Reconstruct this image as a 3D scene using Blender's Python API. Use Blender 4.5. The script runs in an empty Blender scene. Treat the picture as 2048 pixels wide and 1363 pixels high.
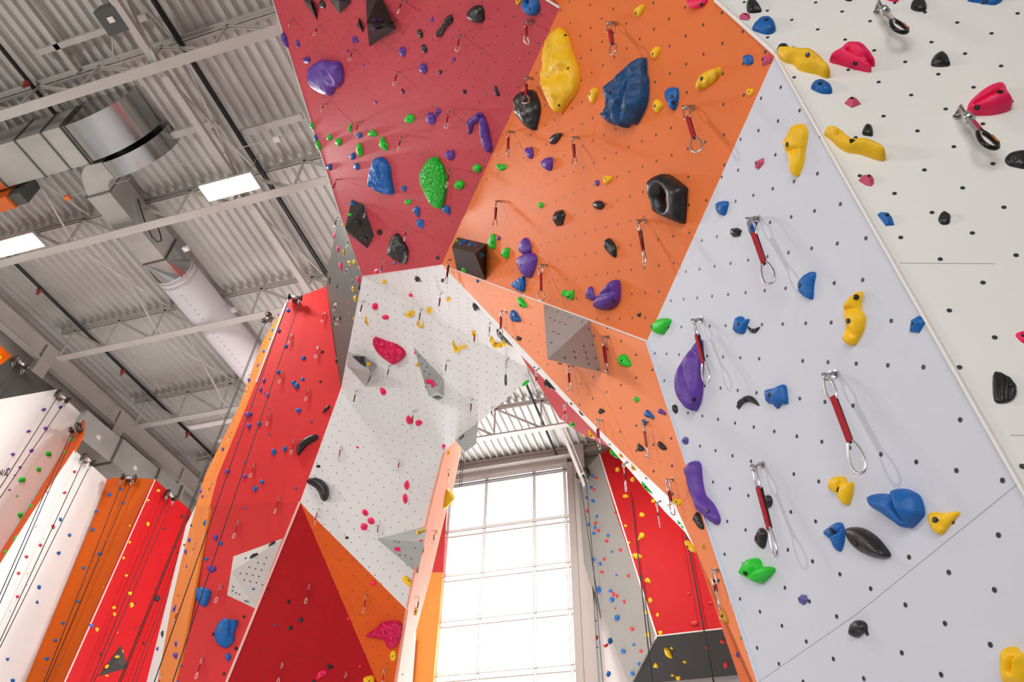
import bpy, bmesh, math, random
import numpy as np
from mathutils import Vector, Matrix, noise
from mathutils.geometry import delaunay_2d_cdt
R=random.Random(7)
sc=bpy.context.scene; COL=sc.collection
# ---------------------------------------------------------------- camera (recovered from the vanishing points)
F=1430.; CX,CY=1024.,681.5
def nz(v): v=np.array(v,float); return v/np.linalg.norm(v)
_up=nz((31,-1501.5,F)); _v1=np.array([-6424.,1229.5,F]); _v1=nz(nz(_v1)-_up*(nz(_v1)@_up)); _X=-_v1; _Y=np.cross(_up,_X)
M=np.array([_X,_Y,_up]); CAM=np.array([0,0,1.6])
def ray(p): return nz(M@np.array([p[0]-CX,p[1]-CY,F]))
def W(p,d=None,z=None,x=None,y=None):
    r=ray(p)
    if z is not None: d=(z-1.6)/r[2]
    if x is not None: d=x/r[0]
    if y is not None: d=y/r[1]
    return CAM+r*d
def proj(P):
    c=M.T@(np.array(P)-CAM); return np.array([c[0]/c[2]*F+CX,c[1]/c[2]*F+CY])
cd=bpy.data.cameras.new('camera'); cam=bpy.data.objects.new('camera',cd); COL.objects.link(cam)
cd.sensor_width=36; cd.lens=F*36/2048; cd.clip_start=.05; cd.clip_end=200
_R=np.column_stack([M@[1,0,0],M@[0,-1,0],M@[0,0,-1]])
cam.matrix_world=Matrix([[*_R[0],0],[*_R[1],0],[*_R[2],1.6],[0,0,0,1]]); sc.camera=cam

# ---------------------------------------------------------------- materials
def lin(c): return tuple((v/255/12.92 if v/255<=.04045 else ((v/255+.055)/1.055)**2.4) for v in c)
MATS={}
def mat(name,rgb,rough=.55,metal=0,var=0,vscale=3,bump=None,emit=0,spec=.5,trans=0):
    if name in MATS: return MATS[name]
    m=bpy.data.materials.new(name); m.use_nodes=True; nt=m.node_tree; b=nt.nodes['Principled BSDF']
    c=lin(rgb); b.inputs['Base Color'].default_value=(*c,1); b.inputs['Roughness'].default_value=rough; b.inputs['Metallic'].default_value=metal
    b.inputs['Specular IOR Level'].default_value=spec
    if emit: b.inputs['Emission Color'].default_value=(*c,1); b.inputs['Emission Strength'].default_value=emit
    if trans: b.inputs['Transmission Weight'].default_value=trans
    tc=nt.nodes.new('ShaderNodeTexCoord'); co=tc.outputs['Object']
    if var:
        n=nt.nodes.new('ShaderNodeTexNoise'); n.inputs['Scale'].default_value=vscale; n.inputs['Detail'].default_value=5; nt.links.new(co,n.inputs['Vector'])
        r=nt.nodes.new('ShaderNodeMapRange'); r.inputs['From Min'].default_value=.3; r.inputs['From Max'].default_value=.7; r.inputs['To Min'].default_value=1-var; r.inputs['To Max'].default_value=1+var*.6
        nt.links.new(n.outputs['Fac'],r.inputs['Value'])
        mx=nt.nodes.new('ShaderNodeVectorMath'); mx.operation='SCALE'; mx.inputs[0].default_value=c; nt.links.new(r.outputs['Result'],mx.inputs['Scale']); nt.links.new(mx.outputs['Vector'],b.inputs['Base Color'])
    if bump:
        kind,scale,strength,dist=bump
        if kind=='noise': t=nt.nodes.new('ShaderNodeTexNoise'); t.inputs['Detail'].default_value=6; out=t.outputs['Fac']
        elif kind=='cells': t=nt.nodes.new('ShaderNodeTexVoronoi'); t.feature='DISTANCE_TO_EDGE'; out=t.outputs['Distance']
        elif kind=='pits': t=nt.nodes.new('ShaderNodeTexVoronoi'); out=t.outputs['Distance']
        elif kind=='ribs': t=nt.nodes.new('ShaderNodeTexWave'); t.inputs['Distortion'].default_value=3; out=t.outputs['Fac']
        t.inputs['Scale'].default_value=scale; nt.links.new(co,t.inputs['Vector'])
        if kind in('cells','pits'):
            q=nt.nodes.new('ShaderNodeMapRange'); q.inputs['From Max'].default_value=.25 if kind=='cells' else .4; nt.links.new(out,q.inputs['Value']); out=q.outputs['Result']
        bp=nt.nodes.new('ShaderNodeBump'); bp.inputs['Strength'].default_value=strength; bp.inputs['Distance'].default_value=dist
        nt.links.new(out,bp.inputs['Height']); nt.links.new(bp.outputs['Normal'],b.inputs['Normal'])
    MATS[name]=m; return m
HC=dict(purple=(98,56,158),blue=(0,98,176),navy=(0,70,122),green=(28,205,42),yellow=(250,196,8),black=(38,37,38),pink=(250,18,92),rose=(205,75,110),red=(205,40,50),ochre=(205,145,40),violet=(82,80,150),grey=(150,150,150))
def hmat(col,tex=''):
    bp={'':('noise',60,.25,.003),'wr':('noise',9,.9,.03),'cells':('cells',22,1,.02),'bigcells':('cells',11,1,.035),'pits':('pits',40,.8,.008),'ribs':('ribs',9,.6,.012)}[tex]
    c=HC[col]
    return mat('hold_%s_%s'%(col,tex or 'plain'),c,rough=.5 if col!='black' else .38,var=.12 if col!='black' else .5,vscale=14,bump=bp)
STEEL=mat('steel',(190,188,185),.28,1); ALU=mat('galvanised',(178,179,178),.2,1,var=.15,vscale=1.2); GAL=mat('galvanised_matt',(190,190,186),.42,.5,var=.12,vscale=2)
DARK=mat('dark_bolt',(32,34,36),.5,.4); SLING=mat('sling_red',(165,20,38),.8); SLINGB=mat('sling_black',(30,25,27),.8); ROPE=mat('rope_dark',(48,44,44),.85)
JOIST=mat('joist_paint',(196,192,186),.55,var=.06); DECK=mat('deck_paint',(206,203,198),.5,.15,var=.08,vscale=.6); NUT=mat('tnut',(52,58,60),.45,.3); CHALKY=mat('trim_white',(236,232,226),.6)

# ---------------------------------------------------------------- object helpers
def link(name,me,parent=None):
    o=bpy.data.objects.new(name,me); COL.objects.link(o)
    if parent: o.parent=parent
    return o
def tag(o,label=None,cat=None,group=None,kind=None):
    if label: o['label']=label
    if cat: o['category']=cat
    if group: o['group']=group
    if kind: o['kind']=kind
    return o
def empty(name,loc=(0,0,0)):
    o=bpy.data.objects.new(name,None); o.empty_display_size=.1; COL.objects.link(o); o.location=Vector(tuple(float(v) for v in loc)); return o
class MB:
    def __init__(s): s.v=[];s.f=[];s.m=[];s.s=[]
    def add(s,vs,fs,mi=0,sm=False):
        o=len(s.v); s.v+= [tuple(float(a) for a in v) for v in vs]
        for f in fs: s.f.append(tuple(i+o for i in f)); s.m.append(mi); s.s.append(sm)
        return s
    def box(s,a,b,mi=0):
        x0,y0,z0=a;x1,y1,z1=b
        return s.add([(x0,y0,z0),(x1,y0,z0),(x1,y1,z0),(x0,y1,z0),(x0,y0,z1),(x1,y0,z1),(x1,y1,z1),(x0,y1,z1)],[(0,3,2,1),(4,5,6,7),(0,1,5,4),(1,2,6,5),(2,3,7,6),(3,0,4,7)],mi)
    def bar(s,p,q,w,h,up=(0,0,1),mi=0):
        p=np.array(p,float);q=np.array(q,float);d=nz(q-p);u=np.array(up,float);r=np.cross(d,u)
        if np.linalg.norm(r)<1e-3: r=np.cross(d,[1,0,0])
        r=nz(r);u=np.cross(r,d)
        vs=[c+a*r*w/2+b*u*h/2 for c in(p,q) for a,b in((-1,-1),(1,-1),(1,1),(-1,1))]
        return s.add(vs,[(0,3,2,1),(4,5,6,7),(0,1,5,4),(1,2,6,5),(2,3,7,6),(3,0,4,7)],mi)
    def tube(s,pts,rad,n=8,mi=0,close=False,sm=True):
        P=[np.array(p,float) for p in pts];k=len(P);rings=[];prev=None
        for i in range(k):
            d=(P[(i+1)%k]-P[i-1]) if close else P[min(i+1,k-1)]-P[max(i-1,0)]
            d=nz(d); a=prev if prev is not None else (np.array([0,0,1.]) if abs(d[2])<.9 else np.array([1.,0,0]))
            u=nz(a-d*(a@d)); prev=u; v=np.cross(d,u); r=rad[i] if hasattr(rad,'__len__') else rad
            rings.append([P[i]+r*(math.cos(t)*u+math.sin(t)*v) for t in [2*math.pi*j/n for j in range(n)]])
        vs=[q for g in rings for q in g];fs=[]
        for i in range(k if close else k-1):
            j=(i+1)%k
            for a in range(n): b=(a+1)%n; fs.append((i*n+a,i*n+b,j*n+b,j*n+a))
        if not close: fs.append(tuple(range(n))[::-1]); fs.append(tuple((k-1)*n+a for a in range(n)))
        return s.add(vs,fs,mi,sm)
    def build(s,name,mats,parent=None,origin=(0,0,0),world=True):
        me=bpy.data.meshes.new(name); o=np.array(origin,float)
        me.from_pydata([tuple(np.array(v)-o) for v in s.v],[],s.f)
        if not isinstance(mats,(list,tuple)): mats=[mats]
        for m in mats: me.materials.append(m)
        me.polygons.foreach_set('material_index',s.m); me.polygons.foreach_set('use_smooth',s.s)
        me.update(); ob=link(name,me,parent)
        if parent is None: ob.location=Vector(tuple(float(a) for a in o))
        elif world:
            L=Vector((0,0,0)); q=parent
            while q: L+=q.location; q=q.parent
            ob.location=-L
        return ob

# ---------------------------------------------------------------- pixel frames in which the photograph was measured
S4=2046/512.; S8=2045/240.
FR={'E':(680,520,5.323),'Fx':(670,660,S8),'G':(660,780,S8),'H':(1060,600,S8),'I':(440,1070,S8),'K':(840,80,S8),'L':(860,660,S8),'N':(520,1200,S8),'Mx':(600,1060,S8),'J':(1160,700,S8),'P':(0,0,1)}
for r_,(n_,y_) in enumerate((('A',0),('B',341),('C',682),('D',1022))):
    for c_ in range(4): FR['%s%d'%(n_,c_)]=(512*c_,y_,S4)
def cp(k,x,y): o=FR[k]; return (o[0]+x/o[2],o[1]+y/o[2])
# ---------------------------------------------------------------- planes
def plane(a,b,c):
    n=nz(np.cross(np.array(b)-a,np.array(c)-a)); n=n if n@(CAM-np.array(a))>0 else -n
    return (n,float(n@np.array(a)))
def hit(p,P,off=0.): r=ray(p); d=(P[1]+off-P[0]@CAM)/(P[0]@r); return CAM+r*d
def inpoly(p,poly):
    x,y=p;c=False;j=len(poly)-1
    for i in range(len(poly)):
        xi,yi=poly[i];xj,yj=poly[j]
        if (yi>y)!=(yj>y) and x<(xj-xi)*(y-yi)/(yj-yi)+xi: c=not c
        j=i
    return c
PAN={}   # code -> dict(plane, poly(px), phrase)
ORDER=[]
def frame(P):
    n=P[0]; h=np.cross([0,0,1.],n)
    h=nz(h) if np.linalg.norm(h)>.05 else np.array([1.,0,0]); return h,np.cross(n,h),n
def panel(code,P,poly,m,phrase,parent,label,nut=None,th=.03,name='panel',skip=.0):
    if code: PAN[code]=dict(P=P,poly=poly,phrase=phrase); ORDER.append(code)
    n=P[0]; V=[hit(p,P) for p in poly]; k=len(V); mb=MB()
    mb.add(V+[v-n*th for v in V],[tuple(range(k)),tuple(range(k,2*k))[::-1]]+[(i,i+k,(i+1)%k+k,(i+1)%k) for i in range(k)])
    # orient front face
    nn=np.zeros(3)
    for i in range(k): nn+=np.cross(V[i],V[(i+1)%k])
    if nn@n<0: mb.f=[tuple(reversed(f)) for f in mb.f]
    if nut:
        a=hit(cp(*nut[0]),P);b=hit(cp(*nut[1]),P);e1=nz(b-a);e2=np.cross(n,e1);pt=.1414
        r=.0075
        q=[((v-a)@e1/pt,(v-a)@e2/pt) for v in V]
        for i in range(math.floor(min(t[0] for t in q)),math.ceil(max(t[0] for t in q))+1):
            for j in range(math.floor(min(t[1] for t in q)),math.ceil(max(t[1] for t in q))+1):
                if not inpoly((i,j),q) : continue
                c=a+e1*i*pt+e2*j*pt; s=proj(c)
                if not(-60<s[0]<2500 and -140<s[1]<1700) or R.random()<.04: continue
                mb.add([c+n*.0015+r*(math.cos(t)*e1+math.sin(t)*e2) for t in [math.pi/4*g for g in range(8)]],[tuple(range(8))],1)
    o=mb.build(name,[m,NUT],parent); 
    if parent is not None and label: o['label']=label
    return o
def trim(P,p,q,w,m,parent,name='edge_trim',off=.004,h=.012):
    a=hit(p,P);b=hit(q,P); mb=MB(); mb.bar(a+P[0]*off,b+P[0]*off,w,h,up=P[0]); return mb.build(name,m,parent)
WORLD=2.5;KEY=380;WINL=1300;FILL=300;EXPO=-0.2;LP1=215;LP2=0;LP3=0;LP4=314;LP5=40
SMALL='''
A1 black o 530 35 72 42 70;o 1310 268 75 34 70;o 1343 390 76 34 72;r 1472 577 28 36;v 1169 728 24 40 170;b 1663 733 32 32
A1 purple o 333 347 22 62;b 402 482 50 60;v 787 315 45 65 160;b 732 404 18 22;r 856 520 18 18;j 1173 413 45 82;d 1332 545 84 60 80;v 1407 155 28 42 200;b 1578 474 30 30;v 953 815 25 25 180;o 1400 948 66 95 -10;v 1449 905 40 80 20;j 1553 1243 65 85;o 230 318 30 130 -15 @M1
A1 green r 1230 947 65 74;c 765 1020 80 44 100;t 932 1070 70 60 30;o 587 1098 38 50;j 658 1135 45 62;o 826 1195 38 110 -12;r 1765 1345 70 66;j 1957 1335 70 58;o 447 1005 24 60 -18 @M1;o 497 1160 26 84 -18 @M1
A1 blue r 826 1082 38 45;o 773 1248 38 55;o 803 1328 40 62 -10;r 605 1315 12 12;j 585 1338 34 56;o 478 1100 18 60 -15 @M1
A1 purple c 970 146 92 52 0;c 965 230 80 55 180
B1 green r 987 170 25 25;j 1215 250 48 48;r 1625 115 72 72;o 750 350 40 26;r 1610 562 28 26;r 1665 792 46 46
B1 blue j 1183 143 40 50;t 1285 328 80 48 75;t 1315 425 80 56 70;t 1525 318 78 58 60;r 1108 741 20 26;t 770 260 46 40 200;o 1655 578 80 42 -35;o 1722 592 52 40;t 1800 676 64 42 0;o 703 390 30 58 @G1;r 993 792 18 24;r 1768 882 20 26
B1 black b 985 495 42 45;b 1450 697 28 30;r 815 420 56 56;r 865 540 56 46;r 1062 655 30 44
B1 yellow r 697 432 20 30 @G1;o 1022 890 42 30;j 1537 1030 42 36;b 1382 1117 42 50;b 1737 1305 38 48
B1 pink o 630 517 30 38 @G1;o 660 622 28 58 @G1;t 685 778 90 34 80 @G1;o 826 868 42 64 @G1;o 687 1048 12 20 @G1;o 739 1056 12 20 @G1;o 748 1148 14 20 @G1;r 965 805 46 40;t 1237 998 40 30 40;b 951 1088 50 56;o 1033 1172 56 38
B1 yellow v 750 745 34 60 @G1;j 790 730 34 46 @G1;j 836 775 36 40 @G1;j 778 945 30 50 @G1;d 795 1022 52 36 90 @G1;o 779 1180 12 26 @G1;c 892 1200 78 48 75;c 712 660 72 34 80 @G1
B1 black o 828 930 26 46 @G1;b 772 882 15 22 @G1;v 650 918 28 38 180 @G1;v 590 875 24 56 170 @G1;v 627 1170 22 48 180 @G1;o 675 1175 16 50 @G1;t 1293 870 58 36 35;b 1492 879 26 26;j 1760 1093 74 40 35
B1 purple r 1937 540 26 36;r 1760 600 26 24
B1 blue r 257 1113 35 28;d 135 1275 34 24 90;v 118 1345 28 28
B1 purple j 185 1152 26 46;o 182 1278 30 34
E black b 1900 835 48 46
Fx yellow b 577 583 72 62;o 1405 590 46 90 -20
Fx pink o 1358 385 18 58 -15 @W3a;o 1543 968 14 52 -12 @W3a
G pink o 470 968 52 32 15;r 1937 955 62 64
C1 black o 498 998 38 24;o 530 84 30 16 -25;o 514 320 26 16 -15;o 562 540 84 26 -45
C1 pink d 1205 1148 74 42 95;d 1192 1253 84 42 -95
D1 pink d 873 8 66 44 -130 @W3;d 918 73 64 48 -140;b 862 122 58 56;r 939 573 42 42;r 739 857 28 28;r 832 1237 26 24;o 1128 302 50 34;o 1320 233 34 16
D1 black o 726 210 28 24;c 92 628 38 26 215;r 260 722 28 32;r 357 866 40 42;r 275 932 40 40;v 590 1245 52 38;r 463 1355 32 26;r 8 340 18 16
D1 blue r 153 905 20 20
D1 yellow o 1095 1153 54 90;o 1437 165 22 50 @P1;o 1330 318 18 100 12 @P1;r 1390 497 18 16;o 1275 795 34 76 5
C1 yellow j 1533 895 34 42
D1 ochre r 1170 1303 20 18 @P1
D1 red o 1252 1237 18 34
A2 purple o 55 815 28 50;j 142 1222 54 104
A2 yellow t 50 10 70 46 100 @M1
A2 blue b 1885 478 76 90
A2 yellow j 1902 735 58 64
B2 purple j 680 100 34 52
B2 green o 227 277 36 52
B2 black b 373 378 80 130 8;o 690 275 86 68;b 1783 492 92 72
B2 black j 53 1340 44 34 30
C2 green o 992 462 36 50 -40;v 785 820 26 22 180
C2 blue o 1055 648 44 54 -30
C2 black v 710 553 44 42 150;o 380 178 40 12;v 480 500 34 24;v 182 203 22 22 180;v 1080 1098 36 18
C2 yellow j 880 915 60 38 20;j 900 985 42 48;j 975 1008 66 50 35;o 575 750 40 24 10 @RS;o 963 1105 34 36 @S;j 1315 1285 80 62
D2 green b 1340 88 42 42;j 1365 122 32 30
D2 ochre o 1530 282 24 44;o 1830 1005 30 38
D2 black v 1610 560 32 36 20
C2 violet r 1385 795 46 62
C2 black o 1303 542 36 76
B3 black r 1412 378 104 98
A3 black r 645 -4 62 24
A3 pink o 990 -8 118 30
C1 blue o 240 40 36 26;v 377 137 42 38;o 178 243 38 30;o 300 327 42 30 -40;o 372 302 32 26;b 323 356 42 45;v 340 555 48 42;r 440 638 22 16;r 24 660 36 38;r 112 745 16 16;b 142 883 40 50;o 229 859 34 48;r 48 1122 34 34;r 318 1172 20 20;o 5 1172 24 34;r 67 82 34 38;r 68 412 14 14;r 102 533 12 12
C1 purple o 17 195 22 40;o 63 313 24 40;r 38 383 28 34;o 93 432 24 42
C0 purple v 1997 318 36 50;j 1985 585 60 48;v 1990 683 34 48;v 1788 868 36 48;r 1817 1040 44 36;r 1955 1078 38 32;v 1610 1205 42 48;b 1622 1242 30 34
C0 blue r 2018 512 12 12;r 2018 341 12 12;r 1952 965 14 14;b 2035 1180 28 44;o 1957 1332 24 20
C0 black r 1872 632 12 12;r 1670 1335 12 12
D0 blue o 1640 93 32 56 10;o 1758 255 44 34;j 1647 380 38 32;r 1503 933 24 26;r 1448 1235 22 20;t 1822 1170 72 52 85;r 1420 1355 20 16;o 1822 565 8 18
D0 purple j 1520 230 46 46;j 1490 325 40 50;o 1494 440 20 30;v 1400 775 48 68 190;j 1412 1060 40 58;j 1413 1155 58 66;r 1265 1098 38 34;j 1722 210 40 56;j 1690 460 76 58
D0 black b 1427 675 16 20;o 1950 842 24 26;r 1887 1095 32 30;o 1790 1298 24 26;o 1703 980 16 32;r 1532 112 28 24;o 1477 268 26 20;o 1303 985 32 64 -15
I black c 230 870 60 40 60;c 808 930 80 50 215
I blue o 435 385 38 26 -30;o 570 915 46 38 -20
C0 purple o 351 545 36 26 -20;o 485 527 34 24 -35;o 230 719 36 22;r 366 697 32 30;o 105 902 34 24;o 253 874 36 28 -30;o 67 1021 32 20 -25;b 161 1007 24 24;r 120 1070 16 14;o 78 1187 22 16
C0 green b 390 900 52 40;b 312 1023 42 36;b 177 1107 56 40;o 137 1235 20 14;o 635 692 28 26;j 578 790 44 34;j 522 888 28 28;j 250 1318 40 34;r 315 1225 12 12
C0 red r 596 1043 26 24;o 518 1210 30 22;o 378 1207 12 12
C0 blue v 968 1180 30 22 -90;b 874 1225 32 34;o 982 1294 30 20;o 772 1358 32 18
C0 yellow r 1267 1193 26 24;r 1184 1268 20 20;b 2 130 18 30
D0 green j 163 30 42 48;v 125 215 40 54 190;o 42 323 38 32;r 0 430 10 12
D0 blue b 485 65 26 32;j 557 191 26 32;j 470 333 32 32;b 314 605 28 34;v 298 722 26 32 190;v 63 1183 28 26;r 103 1350 34 32;b 740 145 30 30;o 797 338 42 24;j 668 452 34 30;o 622 720 32 20;o 502 892 32 24;r 440 1028 32 28;j 373 1177 36 32;b 730 913 30 32;r 538 576 10 10;r 340 1257 10 10;r 472 1230 10 10
D0 red o 426 122 26 40;r 325 270 28 28;r 212 363 28 28;r 149 494 28 26;r 141 681 28 26;r 287 122 10 10;r 215 588 8 8
D0 yellow r 1040 115 22 22;o 1183 100 22 34;r 1037 247 22 22;r 988 372 22 22;o 1010 512 24 20;j 1040 655 30 32;o 1053 748 28 42;o 911 768 30 26 -20;o 916 820 24 32;j 775 943 32 36;r 940 967 12 12;r 827 606 12 12;o 935 1160 38 24 -10;o 853 1238 42 24 -40;o 855 1312 34 14;o 983 1117 12 20
D0 black b 1453 42 26 22;o 1316 138 14 22;r 1409 288 12 12;r 1415 333 16 14;r 1285 489 10 12;r 1258 695 44 50;r 1083 733 16 16;r 1086 937 16 14;r 1124 916 16 14;b 1152 1055 16 24;o 808 1140 18 30
D0 grey r 850 220 12 12;r 765 408 12 12;r 346 218 10 10;r 217 497 10 10;r 80 796 12 10;r 435 1133 12 10
C2 blue v 642 1078 28 24;b 630 1168 28 26;b 594 1250 24 28;o 645 1275 36 24
C2 red o 670 1092 28 24;r 655 1187 24 24;r 601 1350 22 20
D2 red o 600 5 20 14;o 826 12 20 18;j 666 92 32 26;j 688 155 24 34;o 754 236 30 26;b 864 307 26 30;v 735 384 22 32;o 718 484 30 24;b 929 515 26 26;b 809 657 24 34;b 838 675 24 30;o 896 720 20 34;v 822 776 22 16;b 955 939 38 28;j 1029 1117 28 26;o 676 1007 26 38;j 750 1071 42 28 -20;o 1413 658 30 28;o 1587 730 36 30;o 1458 895 60 46;j 1560 1092 38 24;b 1683 1040 42 32;j 1708 1228 40 62 20
D2 blue r 677 40 22 26;r 610 105 22 28;v 660 130 26 32;r 652 175 28 26;b 767 193 18 26;r 800 322 20 20;b 648 383 32 34;j 703 417 26 34;r 835 509 20 16;o 691 625 36 56;b 783 636 30 28;b 796 705 40 42;r 838 850 42 52;r 971 1065 20 26;o 888 1118 34 40 -40;r 1013 1218 26 28;o 961 1297 34 40;j 617 712 18 22;v 665 875 24 14;v 681 1088 24 10;o 785 1033 42 52 20;b 771 1297 36 52
D2 yellow r 1075 805 40 36;j 1085 985 38 42;o 1037 27 44 38;r 907 115 26 22;t 1030 200 70 50 130;r 935 249 20 20;o 1000 357 80 40 15;t 1088 555 54 42 40;o 1105 712 34 48;o 1163 828 22 36;j 1186 970 38 42;o 1276 1093 28 18;v 1148 1230 40 40 180;o 1380 1203 32 20;o 1283 1310 28 18;j 1328 1333 40 40
C2 yellow r 843 1023 38 36;o 908 1237 46 30;o 1128 1275 34 30
D2 purple o 1800 1145 24 48
'''
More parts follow.
